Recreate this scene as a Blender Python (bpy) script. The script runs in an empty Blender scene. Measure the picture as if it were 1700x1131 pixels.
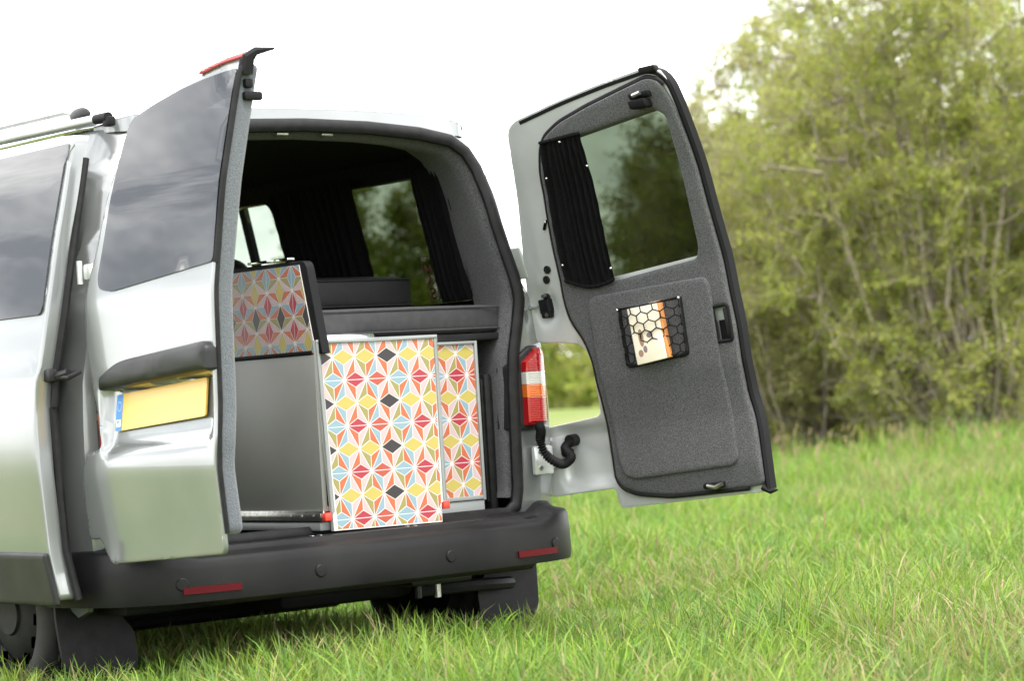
import bpy, bmesh, math, random
import numpy as np
from mathutils import Vector, Matrix
from mathutils.geometry import delaunay_2d_cdt

random.seed(7); rng = np.random.default_rng(7)
scene = bpy.context.scene
COL = scene.collection

# ------------------------------------------------------------------ camera, sky, sun, exposure
CAM_POS = np.array([-4.7723, -6.8658, 1.0261]); PSI, PIT, ROLL = .6698, .0178, .0615
fwd = np.array([math.sin(PSI)*math.cos(PIT), math.cos(PSI)*math.cos(PIT), math.sin(PIT)])
r0 = np.array([math.cos(PSI), -math.sin(PSI), 0.]); u0 = np.cross(r0, fwd)
cR = math.cos(ROLL)*r0 - math.sin(ROLL)*u0; cU = math.sin(ROLL)*r0 + math.cos(ROLL)*u0
cam = bpy.data.cameras.new('camera'); camo = bpy.data.objects.new('camera', cam); COL.objects.link(camo)
camo.matrix_world = Matrix(((cR[0], cU[0], -fwd[0], CAM_POS[0]), (cR[1], cU[1], -fwd[1], CAM_POS[1]),
                            (cR[2], cU[2], -fwd[2], CAM_POS[2]), (0, 0, 0, 1)))
cam.sensor_width = 36; cam.lens = 91.72; cam.clip_start = .1; cam.clip_end = 3000
cam.dof.use_dof = True; cam.dof.focus_distance = 8.2; cam.dof.aperture_fstop = 3.7
scene.camera = camo

SUN_AZ, SUN_EL = math.radians(192), math.radians(63)      # azimuth from +y clockwise
world = bpy.data.worlds.new('World'); scene.world = world; world.use_nodes = True
nt = world.node_tree; nt.nodes.clear(); N = nt.nodes.new; Lk = nt.links.new
out = N('ShaderNodeOutputWorld'); bg = N('ShaderNodeBackground'); bg.inputs[1].default_value = .1
sky = N('ShaderNodeTexSky'); sky.sky_type = 'NISHITA'; sky.sun_disc = False
sky.sun_elevation = SUN_EL; sky.sun_rotation = SUN_AZ
tc = N('ShaderNodeTexCoord'); mp = N('ShaderNodeMapping'); mp.inputs['Scale'].default_value = (1, 1, 1.5)
n1 = N('ShaderNodeTexNoise'); n1.inputs['Scale'].default_value = 5.5; n1.inputs['Detail'].default_value = 8; n1.inputs['Roughness'].default_value = .64
cr = N('ShaderNodeValToRGB'); e = cr.color_ramp.elements
e[0].position = .36; e[0].color = (5.4, 5.7, 6.1, 1); e[1].position = .64; e[1].color = (20, 19.7, 19.2, 1)
mx = N('ShaderNodeMixRGB'); mx.inputs[0].default_value = .88
Lk(tc.outputs['Generated'], mp.inputs[0]); Lk(mp.outputs[0], n1.inputs['Vector']); Lk(n1.outputs[0], cr.inputs[0])
Lk(sky.outputs[0], mx.inputs[1]); Lk(cr.outputs[0], mx.inputs[2]); Lk(mx.outputs[0], bg.inputs[0]); Lk(bg.outputs[0], out.inputs[0])

sl = bpy.data.lights.new('sun', 'SUN'); sl.energy = 1.25; sl.angle = math.radians(18); sl.color = (1, .95, .87)
so = bpy.data.objects.new('sun', sl); COL.objects.link(so)
sd = Vector((math.sin(SUN_AZ)*math.cos(SUN_EL), math.cos(SUN_AZ)*math.cos(SUN_EL), math.sin(SUN_EL)))
so.rotation_euler = (-sd).to_track_quat('-Z', 'Y').to_euler(); so.location = sd*30
vs = scene.view_settings; vs.view_transform = 'Standard'; vs.look = 'None'; vs.gamma = 1; vs.use_curve_mapping = False
vs.exposure = 1.65
scene.cycles.use_denoising = True; scene.cycles.max_bounces = 10; scene.cycles.transparent_max_bounces = 16
scene.cycles.sample_clamp_indirect = 8

# ------------------------------------------------------------------ materials
def mat(name, base, rough=.5, metal=0., coat=0., spec=.5, sheen=0.):
    m = bpy.data.materials.new(name); m.use_nodes = True; b = m.node_tree.nodes['Principled BSDF']
    b.inputs['Base Color'].default_value = (*base, 1); b.inputs['Roughness'].default_value = rough
    b.inputs['Metallic'].default_value = metal; b.inputs['Coat Weight'].default_value = coat
    b.inputs['Coat Roughness'].default_value = .06; b.inputs['Specular IOR Level'].default_value = spec
    b.inputs['Sheen Weight'].default_value = sheen; b.inputs['Sheen Roughness'].default_value = .6
    return m
def noisy(m, c1, c2, scale=20, detail=4, lo=.35, hi=.65, bump=0., bscale=None, rough=None, dist=.002):
    t = m.node_tree; b = t.nodes['Principled BSDF']; co = t.nodes.new('ShaderNodeTexCoord')
    n = t.nodes.new('ShaderNodeTexNoise'); n.inputs['Scale'].default_value = scale; n.inputs['Detail'].default_value = detail
    r = t.nodes.new('ShaderNodeValToRGB'); r.color_ramp.elements[0].position = lo; r.color_ramp.elements[1].position = hi
    r.color_ramp.elements[0].color = (*c1, 1); r.color_ramp.elements[1].color = (*c2, 1)
    t.links.new(co.outputs['Object'], n.inputs['Vector']); t.links.new(n.outputs[0], r.inputs[0]); t.links.new(r.outputs[0], b.inputs['Base Color'])
    if bump:
        n2 = n
        if bscale:
            n2 = t.nodes.new('ShaderNodeTexNoise'); n2.inputs['Scale'].default_value = bscale; n2.inputs['Detail'].default_value = 3
            t.links.new(co.outputs['Object'], n2.inputs['Vector'])
        bp = t.nodes.new('ShaderNodeBump'); bp.inputs['Strength'].default_value = bump; bp.inputs['Distance'].default_value = dist
        t.links.new(n2.outputs[0], bp.inputs['Height']); t.links.new(bp.outputs[0], b.inputs['Normal'])
    if rough:
        n3 = t.nodes.new('ShaderNodeTexNoise'); n3.inputs['Scale'].default_value = scale*.4; n3.inputs['Detail'].default_value = 5
        mr = t.nodes.new('ShaderNodeMapRange'); mr.inputs['From Min'].default_value = .3; mr.inputs['From Max'].default_value = .7
        mr.inputs['To Min'].default_value = rough[0]; mr.inputs['To Max'].default_value = rough[1]
        t.links.new(co.outputs['Object'], n3.inputs['Vector']); t.links.new(n3.outputs[0], mr.inputs[0]); t.links.new(mr.outputs[0], b.inputs['Roughness'])
    return m
M = {}
M['paint'] = noisy(mat('silver_paint', (.6, .62, .62), .28, .45, .9), (.195, .205, .207), (.24, .251, .25), 2.2, 9, rough=(.14, .27))
M['frame_paint'] = noisy(mat('inner_silver_paint', (.55, .57, .57), .3, .35, .6), (.52, .54, .535), (.60, .62, .615), 5, 5)
M['carpet'] = noisy(mat('grey_felt_carpet', (.1, .1, .1), 1, spec=.1, sheen=.12), (.032, .0325, .0345), (.118, .119, .123), 330, 3, .36, .64, .9, 260, dist=.003)
M['edge_carpet'] = noisy(mat('light_grey_carpet', (.2, .22, .25), 1, spec=.1, sheen=.3), (.062, .07, .08), (.115, .127, .143), 420, 3, .36, .64, .9, 200, dist=.003)
M['liner'] = noisy(mat('black_lining', (.012, .012, .012), .95, spec=.15), (.004, .004, .004), (.009, .009, .0095), 60)
M['rubber'] = noisy(mat('black_rubber', (.02, .02, .021), .55, spec=.2), (.006, .006, .0064), (.0115, .0115, .012), 30)
M['plastic'] = noisy(mat('dark_grey_plastic', (.035, .036, .038), .45, spec=.3), (.010, .0105, .0115), (.018, .0185, .0195), 9, 6, bump=.25, bscale=420, rough=(.36, .55), dist=.001)
M['bumper'] = noisy(mat('worn_bumper_plastic', (.04, .04, .042), .5, spec=.2), (.005, .0053, .006), (.0145, .0142, .0142), 3.5, 9, bump=.25, bscale=500, rough=(.34, .6), dist=.001)
M['black'] = mat('matt_black', (.008, .008, .009), .6, spec=.15)
M['cloth'] = noisy(mat('black_cloth', (.012, .012, .013), .95, spec=.08), (.004, .004, .0045), (.009, .009, .0095), 200, bump=.3, bscale=600)
M['vinyl'] = noisy(mat('charcoal_upholstery', (.03, .03, .034), .6, sheen=.1), (.014, .014, .017), (.023, .023, .026), 40, bump=.2, bscale=350)
M['vinyl_dark'] = noisy(mat('black_upholstery', (.014, .014, .016), .6), (.006, .006, .007), (.010, .010, .011), 40, bump=.2, bscale=350)
M['chrome'] = mat('chrome', (.8, .8, .82), .14, 1)
M['steel'] = noisy(mat('zinc_steel', (.5, .5, .48), .35, 1), (.38, .38, .36), (.56, .56, .53), 60)
M['alu'] = noisy(mat('anodised_aluminium', (.55, .56, .55), .4, .8), (.47, .48, .47), (.58, .59, .58), 8)
M['grey_board'] = noisy(mat('grey_laminate', (.2, .205, .19), .4), (.205, .209, .197), (.235, .239, .227), 4, 5, bump=.1, bscale=300)
M['edge_grey'] = mat('grey_edge_trim', (.24, .255, .255), .42)
M['white'] = mat('white_laminate', (.60, .59, .575), .35)
M['red_plastic'] = mat('red_plastic', (.75, .05, .03), .4)
M['yellow_plate'] = mat('yellow_plate', (.76, .46, .07), .32, coat=.3)
M['blue_plate'] = mat('blue_plate', (.05, .23, .62), .35)
M['cream'] = noisy(mat('cream_card', (.82, .74, .58), .5), (.78, .69, .52), (.86, .79, .66), 12)
M['orange'] = mat('orange_card', (.72, .30, .10), .5)
M['brown_ink'] = mat('brown_print', (.30, .19, .13), .5); M['plum_ink'] = mat('plum_print', (.22, .16, .20), .5)
M['sticker'] = mat('dark_red_print', (.10, .025, .012), .6)  # one even dark brownish red for the sticker lettering
M['lens_red'] = mat('red_lens', (.30, .004, .007), .1, coat=.6)
M['lens_amber'] = mat('amber_lens', (.52, .11, .012), .12, coat=.6)
M['lens_white'] = mat('clear_lens', (.42, .41, .39), .12, coat=.6)
M['brake_red'] = mat('faded_red_lens', (.60, .06, .07), .2, coat=.4)
M['reflector'] = mat('red_reflector', (.075, .002, .005), .35, spec=.15)
for k, c in dict(p_red=(.42, .085, .035), p_crim=(.34, .025, .045), p_coral=(.38, .065, .042), p_yel=(.42, .34, .085), p_olive=(.26, .225, .075),
                 p_blue=(.20, .30, .365), p_pink=(.47, .345, .355), p_black=(.028, .021, .026), p_orange=(.43, .11, .045)).items():
    M[k] = mat('laminate_'+k[2:], c, .35)
def glass(name, tint, f0=.04, rough=0.):   # thin pane: each of its two faces tints and reflects (Schlick)
    m = bpy.data.materials.new(name); m.use_nodes = True; t = m.node_tree; t.nodes.clear()
    o = t.nodes.new('ShaderNodeOutputMaterial'); mi = t.nodes.new('ShaderNodeMixShader'); lw = t.nodes.new('ShaderNodeLayerWeight'); lw.inputs[0].default_value = .5
    pw = t.nodes.new('ShaderNodeMath'); pw.operation = 'POWER'; pw.inputs[1].default_value = 5
    ma = t.nodes.new('ShaderNodeMath'); ma.operation = 'MULTIPLY_ADD'; ma.inputs[1].default_value = 1-f0; ma.inputs[2].default_value = f0
    tr = t.nodes.new('ShaderNodeBsdfTransparent'); tr.inputs[0].default_value = (*tint, 1); g = t.nodes.new('ShaderNodeBsdfGlossy'); g.inputs['Roughness'].default_value = rough
    t.links.new(lw.outputs['Facing'], pw.inputs[0]); t.links.new(pw.outputs[0], ma.inputs[0]); t.links.new(ma.outputs[0], mi.inputs[0])
    t.links.new(tr.outputs[0], mi.inputs[1]); t.links.new(g.outputs[0], mi.inputs[2]); t.links.new(mi.outputs[0], o.inputs[0])
    return m
M['tint'] = glass('tinted_glass', (.29, .325, .27), .006); M['clear'] = glass('window_glass', (.5, .54, .5))
M['privacy'] = glass('privacy_glass', (.12, .135, .135), .14)

# ------------------------------------------------------------------ mesh helpers
def link(o, parent=None):
    COL.objects.link(o)
    if parent: o.parent = parent
    return o
def tag(o, label=None, cat=None, group=None, kind=None):
    if label: o['label'] = label
    if cat: o['category'] = cat
    if group: o['group'] = group
    if kind: o['kind'] = kind
    return o
def empty(name, loc=(0, 0, 0)):
    o = bpy.data.objects.new(name, None); o.empty_display_size = .2; COL.objects.link(o); o.location = loc; return o
def mk(name, V, F, mats, parent=None, mi=None, ang=35, recalc=True):
    me = bpy.data.meshes.new(name); me.from_pydata([tuple(map(float, v)) for v in V], [], [tuple(map(int, f)) for f in F])
    for m in (mats if isinstance(mats, (list, tuple)) else [mats]): me.materials.append(M[m] if isinstance(m, str) else m)
    if mi is not None: me.polygons.foreach_set('material_index', np.asarray(mi, dtype=np.int32))
    if recalc:
        bm = bmesh.new(); bm.from_mesh(me); bmesh.ops.recalc_face_normals(bm, faces=bm.faces); bm.to_mesh(me); bm.free()
    if ang:
        me.polygons.foreach_set('use_smooth', [True]*len(me.polygons)); me.set_sharp_from_angle(angle=math.radians(ang))
    me.update()
    return link(bpy.data.objects.new(name, me), parent)
class G:
    """collects pieces of one part into a single mesh"""
    def __init__(s): s.V = []; s.F = []; s.MI = []
    def add(s, V, F, mi=0):
        o = len(s.V); s.V += [tuple(v) for v in V]; s.F += [tuple(i+o for i in f) for f in F]; s.MI += ([mi]*len(F) if np.isscalar(mi) else list(mi)); return s
    def box(s, lo, hi, bev=.004, mi=0, f=None, seg=2):
        bm = bmesh.new(); bmesh.ops.create_cube(bm, size=1)
        lo = np.minimum(lo, hi); hi = np.maximum(lo, hi) if False else np.array(hi, float); lo = np.array(lo, float)
        a = np.minimum(lo, hi); b = np.maximum(lo, hi)
        for v in bm.verts: v.co = Vector([a[i]+(v.co[i]+.5)*(b[i]-a[i]) for i in range(3)])
        if bev: bmesh.ops.bevel(bm, geom=bm.edges[:], offset=min(bev, .45*float((b-a).min())), segments=seg, affect='EDGES', profile=.5)
        bm.verts.index_update(); V = np.array([v.co[:] for v in bm.verts]); F = [[v.index for v in fc.verts] for fc in bm.faces]; bm.free()
        if f is not None: V = f(V[:, 0], V[:, 1], V[:, 2])
        return s.add(V, F, mi)
    def tube(s, P, r, n=8, closed=False, mi=0, flat=1., upv=None, cap=True):
        P = np.array(P, float); m = len(P); r = np.broadcast_to(np.asarray(r, float), (m,))
        T = np.roll(P, -1, 0)-np.roll(P, 1, 0) if closed else np.gradient(P, axis=0)
        T /= np.linalg.norm(T, axis=1, keepdims=True)+1e-12
        a = np.array(upv if upv is not None else ((0, 0, 1) if abs(T[0][2]) < .9 else (1, 0, 0)), float); V = []
        for i in range(m):
            a = a-T[i]*(a@T[i]); a /= np.linalg.norm(a)+1e-12; b = np.cross(T[i], a)
            for k in range(n):
                t = 2*math.pi*k/n; V.append(P[i]+r[i]*(math.cos(t)*a*flat+math.sin(t)*b))
        F = []
        for i in range(m if closed else m-1):
            j = (i+1) % m
            for k in range(n): F.append((i*n+k, i*n+(k+1) % n, j*n+(k+1) % n, j*n+k))
        if not closed and cap: F += [tuple(range(n))[::-1], tuple((m-1)*n+k for k in range(n))]
        return s.add(V, F, mi)
    def lathe(s, C, axis, prof, n=32, mi=0):
        ax = np.array(axis, float); ax /= np.linalg.norm(ax); t = np.array((0, 0, 1.) if abs(ax[2]) < .9 else (1., 0, 0)); a = np.cross(ax, t); a /= np.linalg.norm(a); b = np.cross(ax, a)
        V = [np.array(C)+ax*h+r*(math.cos(2*math.pi*k/n)*a+math.sin(2*math.pi*k/n)*b) for r, h in prof for k in range(n)]
        F = [(i*n+k, i*n+(k+1) % n, (i+1)*n+(k+1) % n, (i+1)*n+k) for i in range(len(prof)-1) for k in range(n)]
        return s.add(V, F, mi)
    def ell(s, C, R, n=10, m=7, mi=0):
        V = []; F = []
        for i in range(m+1):
            ph = math.pi*i/m
            for k in range(n):
                th = 2*math.pi*k/n; V.append((C[0]+R[0]*math.sin(ph)*math.cos(th), C[1]+R[1]*math.sin(ph)*math.sin(th), C[2]+R[2]*math.cos(ph)))
        for i in range(m):
            for k in range(n): F.append((i*n+k, i*n+(k+1) % n, (i+1)*n+(k+1) % n, (i+1)*n+k))
        return s.add(V, F, mi)
    def build(s, name, mats, parent=None, ang=35): return mk(name, s.V, s.F, mats, parent, s.MI, ang)

def rpoly(P, R, seg=6):
    P = [np.array(p, float) for p in P]; n = len(P); R = [R]*n if np.isscalar(R) else R; o = []
    for i in range(n):
        p, a, b = P[i], P[i-1]-P[i], P[(i+1) % n]-P[i]; la, lb = np.linalg.norm(a), np.linalg.norm(b); d = min(R[i], la*.48, lb*.48)
        if d < 1e-4: o.append(p); continue
        A, B = p+a/la*d, p+b/lb*d
        for k in range(seg+1):
            t = k/seg; o.append((1-t)**2*A+2*t*(1-t)*p+t*t*B)
    return np.array(o)
def smooth_poly(P, it=2):
    P = np.array(P, float)
    for _ in range(it): P = np.stack([.75*P+.25*np.roll(P, -1, 0), .25*P+.75*np.roll(P, -1, 0)], 1).reshape(-1, 2)
    return P
def resample(P, step):
    P = np.array(P, float); o = []
    for i in range(len(P)):
        a, b = P[i], P[(i+1) % len(P)]; k = max(1, int(round(np.linalg.norm(b-a)/step))); o += [a+(b-a)*j/k for j in range(k)]
    return np.array(o)
def inside(Q, P):
    x, y = Q[:, 0], Q[:, 1]; c = np.zeros(len(Q), bool)
    for i in range(len(P)):
        (x1, y1), (x2, y2) = P[i-1], P[i]
        if y1 == y2: continue
        h = (y1 > y) != (y2 > y); c ^= h & (x < (x2-x1)*(y-y1)/(y2-y1)+x1)
    return c
def bdist(Q, loops):
    d = np.full(len(Q), 1e9)
    for P in loops:
        for i in range(len(P)):
            a, b = P[i-1], P[i]; ab = b-a; L = ab@ab
            if L < 1e-14: continue
            t = np.clip(((Q-a)@ab)/L, 0, 1); d = np.minimum(d, np.linalg.norm(Q-a-t[:, None]*ab, axis=1))
    return d
def sheet(outline, holes=(), f=None, t0=-.01, t1=0., step=.05, rnd=0., g=None, mi=0, edge_mi=None):
    """polygon with holes -> solid curved plate; f(u,v,w) maps to space; rnd rounds the front edge"""
    loops = [resample(outline, step)]+[resample(h, step) for h in holes]
    pts = np.concatenate(loops); ed = []; o = 0
    for l in loops: ed += [(o+i, o+(i+1) % len(l)) for i in range(len(l))]; o += len(l)
    lo, hi = loops[0].min(0), loops[0].max(0)
    gx, gy = np.meshgrid(np.arange(lo[0]+step/2, hi[0], step), np.arange(lo[1]+step/2, hi[1], step)); Q = np.stack([gx.ravel(), gy.ravel()], 1)
    keep = inside(Q, loops[0])
    for h in loops[1:]: keep &= ~inside(Q, h)
    Q = Q[keep]
    if len(Q): Q = Q[bdist(Q, loops) > max(step*.45, rnd*1.15)]
    if rnd:
        for l in loops:
            T = np.roll(l, -1, 0)-np.roll(l, 1, 0); T /= np.linalg.norm(T, axis=1, keepdims=True)+1e-12; Nn = np.stack([-T[:, 1], T[:, 0]], 1)
            for rr in (.12, .4, 1., 2.2):
                for sg in (1, -1):
                    q = l+Nn*sg*rnd*rr; k = inside(q, loops[0])
                    for h in loops[1:]: k &= ~inside(q, h)
                    q = q[k]
                    if len(q): q = q[bdist(q, loops) > rnd*rr*.93]
                    Q = np.concatenate([Q, q])
    allp = np.concatenate([pts, Q]) if len(Q) else pts
    res = delaunay_2d_cdt([Vector(p) for p in allp], ed, [], 0, 1e-6)
    P2 = np.array([p[:] for p in res[0]]); T = np.array([t for t in res[2] if len(t) == 3])
    c = P2[T].mean(1); k = inside(c, loops[0])
    for h in loops[1:]: k &= ~inside(c, h)
    T = T[k]; n = len(P2); u, v = P2[:, 0], P2[:, 1]; wf = np.full(n, t1)
    if rnd:
        d = np.clip(bdist(P2, loops)/rnd, 0, 1); wf = t1-min(rnd, (t1-t0)*.98)*(1-np.sqrt(np.clip(1-(1-d)**2, 0, 1)))
    Vf = f(u, v, wf); Vb = f(u, v, np.full(n, t0)); V = np.concatenate([Vf, Vb])
    F = [tuple(t) for t in T]+[tuple(t[::-1]+n) for t in T]; MI = [mi]*len(F); cnt = {}
    for t in T:
        for a, b in ((t[0], t[1]), (t[1], t[2]), (t[2], t[0])): cnt[(a, b)] = 1
    for (a, b) in cnt:
        if (b, a) not in cnt: F.append((b, a, a+n, b+n)); MI.append(mi if edge_mi is None else edge_mi)
    g = g or G(); return g.add(V, F, MI)

# ------------------------------------------------------------------ ground
def mat_ground():
    m = mat('meadow_soil', (.1, .1, .05), .95, spec=.1); t = m.node_tree; b = t.nodes['Principled BSDF']
    co = t.nodes.new('ShaderNodeTexCoord'); n = t.nodes.new('ShaderNodeTexNoise'); n.inputs['Scale'].default_value = .35; n.inputs['Detail'].default_value = 9; n.inputs['Roughness'].default_value = .65
    r = t.nodes.new('ShaderNodeValToRGB'); r.color_ramp.elements[0].position = .38; r.color_ramp.elements[0].color = (.085, .14, .025, 1)
    r.color_ramp.elements[1].position = .66; r.color_ramp.elements[1].color = (.20, .18, .085, 1); k = r.color_ramp.elements.new(.52); k.color = (.13, .165, .04, 1)
    t.links.new(co.outputs['Object'], n.inputs['Vector']); t.links.new(n.outputs[0], r.inputs[0]); t.links.new(r.outputs[0], b.inputs['Base Color'])
    return m
M['ground'] = mat_ground()
def gz(x, y): return .128+.025*np.sin(x*.9+1.3)*np.cos(y*.8)+.012*np.sin(2.7*x)*np.sin(2.3*y+1)
xs = np.concatenate([np.linspace(-600, -30, 20), np.linspace(-24, 60, 169), np.linspace(70, 700, 22)])
ys = np.concatenate([np.linspace(-600, -30, 20), np.linspace(-24, 60, 169), np.linspace(70, 700, 22)])
X, Y = np.meshgrid(xs, ys); V = np.stack([X.ravel(), Y.ravel(), gz(X, Y).ravel()-.01], 1); nx = len(xs)
F = [(j*nx+i, j*nx+i+1, (j+1)*nx+i+1, (j+1)*nx+i) for j in range(len(ys)-1) for i in range(nx-1)]
tag(mk('ground', V, F, 'ground', recalc=False), kind='structure')

# ------------------------------------------------------------------ the van's body surfaces (van frame: x right, y forward, z up)
PV = np.array([0, .06, .30, .40, .46, .8, 1.1, 1.43, 1.6]); PW = np.array([.003, .005, .022, .016, .008, 0, -.045, -.125, -.18])
_vv = np.linspace(-.2, 1.8, 401); _pw = np.interp(_vv, PV, PW); _pw = np.convolve(np.pad(_pw, 5, 'edge'), np.ones(11)/11, 'valid')
def prof(v): return np.interp(v, _vv, _pw)
def yf(z): return .09-np.interp(np.asarray(z)-.55, [-.2, .8, 1.1, 1.43], [0, 0, -.045, -.125])
SZ = [.36, .46, .62, .85, 1.0, 1.15, 1.175, 1.30, 1.55, 1.78, 1.86, 1.905]; SX = [.875, .915, .938, .948, .946, .938, .928, .905, .85, .79, .762, .725]
def sx(z): return np.interp(z, SZ, SX)
def side_f(s, inset=0.):
    def f(y, z, w):
        t = np.clip(y-yf(z), 0, 1); r = .105; c = np.where(t < r, r-np.sqrt(np.clip(r*r-(r-t)**2, 0, None)), 0)
        tp = 1-.02*np.clip(1-y/1.2, 0, 1)**2-.16*np.clip((y-3.9)/.9, 0, 1)**2
        return np.stack([s*((sx(z)-c)*tp+w-inset), y, z], 1)
    return f
van = tag(empty('campervan'), 'silver panel van converted to a camper with both rear barn doors open', 'van')
zz = np.linspace(.60, 1.905, 24)
rear_edge = [(float(yf(z)), z) for z in zz]
arch = lambda c: [(c+.41*math.cos(a), .33+.41*math.sin(a)) for a in np.linspace(math.radians(14), math.radians(166), 15)]
side_out = rear_edge+[(3.0, 1.905), (3.25, 1.80), (3.9, 1.16), (4.05, 1.12), (4.55, 1.0), (4.72, .75), (4.7, .38)]+arch(3.72)+[(2.6, .38), (1.3, .38)]+arch(.70)+[(.27, .40), (.2, .42)]
win = lambda a, b, z0=1.34, z1=1.79: rpoly([(a, z0), (b, z0), (b-.01, z1), (a+.02, z1)], .06)
R_holes = [win(.36, 1.28), win(1.5, 2.45), rpoly([(2.6, 1.2), (3.68, 1.25), (3.2, 1.76), (2.62, 1.78)], .05)]
L_holes = [win(.22, 1.0), rpoly([(1.3, .48), (2.4, .48), (2.38, 1.82), (1.32, 1.82)], .08), rpoly([(2.6, 1.2), (3.68, 1.25), (3.2, 1.76), (2.62, 1.78)], .05)]
g = G()
sheet(side_out, R_holes, side_f(1), -.02, 0, .07, g=g); sheet(side_out, L_holes, side_f(-1), -.02, 0, .07, g=g)
# roof, windscreen surround, bonnet and nose
def roof_z(x, y): return 1.905+.075*np.sqrt(np.clip(1-(np.abs(x)/.735)**2.6, 0, 1))
ry = np.concatenate([[.0], np.linspace(.03, 1, 30)]); rx = .725*np.sin(np.linspace(-math.pi/2, math.pi/2, 31)); Vr = []
for t in ry:
    for x in rx:
        z = roof_z(x, 0); k_ = max(0, abs(x)-.62); y0 = float(yf(z))-.014*(1-(x/.9)**2)+.105-math.sqrt(max(0, .105**2-k_**2)); y = y0+(3.02-y0)*t
        Vr.append((x*(1-.02*max(0, 1-y/1.2)**2), y, z-.003*(t == 0)))
g.add(Vr, [(j*31+i, j*31+i+1, (j+1)*31+i+1, (j+1)*31+i) for j in range(len(ry)-1) for i in range(30)])
for s_ in (-1, 1):      # corner filler between roof edge and side
    Vc = []
    for k_ in np.linspace(.0, .105, 9):
        x_ = .62+k_; y_ = .105-math.sqrt(max(0, .105**2-k_**2)); Vc += [(s_*x_*.98, float(yf(1.90))+y_, 1.895), (s_*x_*.98, float(yf(roof_z(x_, 0)))+y_-.006, float(roof_z(x_, 0))+.001)]
    g.add(Vc, [(2*i, 2*i+1, 2*i+3, 2*i+2) for i in range(8)])
nose = [(3.9, 1.16), (4.05, 1.12), (4.55, 1.0), (4.72, .75), (4.7, .38)]; Vn = []
for (y, z) in nose:
    for q in np.linspace(-1, 1, 13): Vn.append((q*float(side_f(1)(np.array([y]), np.array([z]), 0.)[0, 0]), y+.10*(1-q*q), z+.03*(1-q*q)))
g.add(Vn, [(j*13+i, j*13+i+1, (j+1)*13+i+1, (j+1)*13+i) for j in range(4) for i in range(12)])
body = g.build('body', ['paint'], van, 40)
Vw = []
for j in range(9):
    t = j/8
    for q in np.linspace(-1, 1, 13):
        y = 3.02+.88*t; z = 1.905-.745*t; Vw.append((q*float(sx(z))*.97, y+.10*(1-q*q)*t, z+.06*(1-q*q)))
mk('windscreen', Vw, [(j*13+i, j*13+i+1, (j+1)*13+i+1, (j+1)*13+i) for j in range(8) for i in range(12)], 'clear', van)
# rear frame with the big door opening
OPR = [(.66, .60), (.695, .625), (.708, .68), (.712, .85), (.716, 1.03), (.726, 1.14), (.75, 1.24), (.765, 1.32), (.757, 1.394), (.732, 1.50), (.714, 1.58), (.694, 1.70), (.672, 1.79), (.640, 1.852), (.585, 1.89), (.46, 1.913), (.25, 1.93), (0, 1.936)]
opening = np.array(OPR+[(-x, z) for x, z in OPR[-2::-1]])
opening[:, 1] -= .016*np.clip((opening[:, 1]-1.6)/.25, 0, 1)
def roof_z(x, y): return 1.905+.075*np.sqrt(np.clip(1-(np.abs(x)/.735)**2.6, 0, 1))
outer = [(float(sx(z))*.982-.102, z) for z in np.linspace(.60, 1.90, 20)]+[(x, float(roof_z(x, 0))-.004) for x in (.61, .55, .45, .3, .15, 0)]
outer = np.array(outer+[(-x, z) for x, z in outer[-2::-1]])
rear_f = lambda x, z, w: np.stack([x, yf(z)-w-.012*(1-(x/.9)**2), z], 1)
grow = lambda P, k: np.array([(x*(1+k/.75), z+(k if z > 1.6 else (-k if z < .66 else 0))) for x, z in P])
sheet(outer, [grow(opening, -.0)], rear_f, -.02, 0, .05).build('rear_frame', ['paint'], van)
# rubber seal round the opening
op3 = resample(opening, .03); P = rear_f(op3[:, 0], op3[:, 1], np.full(len(op3), .012))
G().tube(P, .023, 10, True, flat=.8, upv=(0, -1, 0)).build('door_seal', 'rubber', van)
# carpeted reveal behind the seal, then dark lining
def loop_at(y, k, dz): return np.array([(x*k, yf(z)+y, z-(dz if z > 1.75 else dz*max(0, (z-1.5)/.25) if z > 1.5 else 0)) for x, z in op3])
ring = [loop_at(-.004, .982, .008), loop_at(.02, .966, .026), loop_at(.06, .972, .038), loop_at(.10, .985, .03), loop_at(.27, 1.035, .0)]
g = G(); m = len(op3); Vv = np.concatenate(ring); Fq = []
for j in range(len(ring)-1):
    for i in range(m):
        k = (i+1) % m
        if max(op3[i][1], op3[k][1]) > .66: Fq.append((j*m+i, j*m+k, (j+1)*m+k, (j+1)*m+i))
g.add(Vv, Fq); g.build('carpet_surround', 'carpet', van)
g = G(); y0 = .36
lin_out = [(y0, z) for z in np.linspace(.60, 1.86, 8)]+[(3.0, 1.86), (3.6, 1.4), (3.8, 1.1), (3.8, .6)]
sheet(lin_out, R_holes[:3], side_f(1, .05), -.015, 0, .12, g=g); lin2 = sheet(lin_out, L_holes, side_f(-1, .05), -.015, 0, .12, g=g)
Vr = []
for t in np.linspace(0, 1, 14):
    for x in rx*1.02: Vr.append((x, .33+2.7*t, roof_z(x, 0)-.065))
g.add(Vr, [(j*31+i, j*31+i+1, (j+1)*31+i+1, (j+1)*31+i) for j in range(13) for i in range(30)])
g.build('interior_lining', 'liner', van)
g = G(); g.box((-.70, .12, .54), (.70, 3.8, .575), .003)
g.build('load_floor', 'liner', van)
for hx in (-.075, .10): 
    g = G(); g.tube([(hx-.03, .215, 1.905), (hx-.02, .20, 1.893), (hx+.02, .20, 1.893), (hx+.03, .215, 1.905)], .006, 8); g.box((hx-.03, .20, 1.898), (hx+.03, .225, 1.912), .004, 1); g.build('latch_plate', ['steel', 'black'], van)
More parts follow.
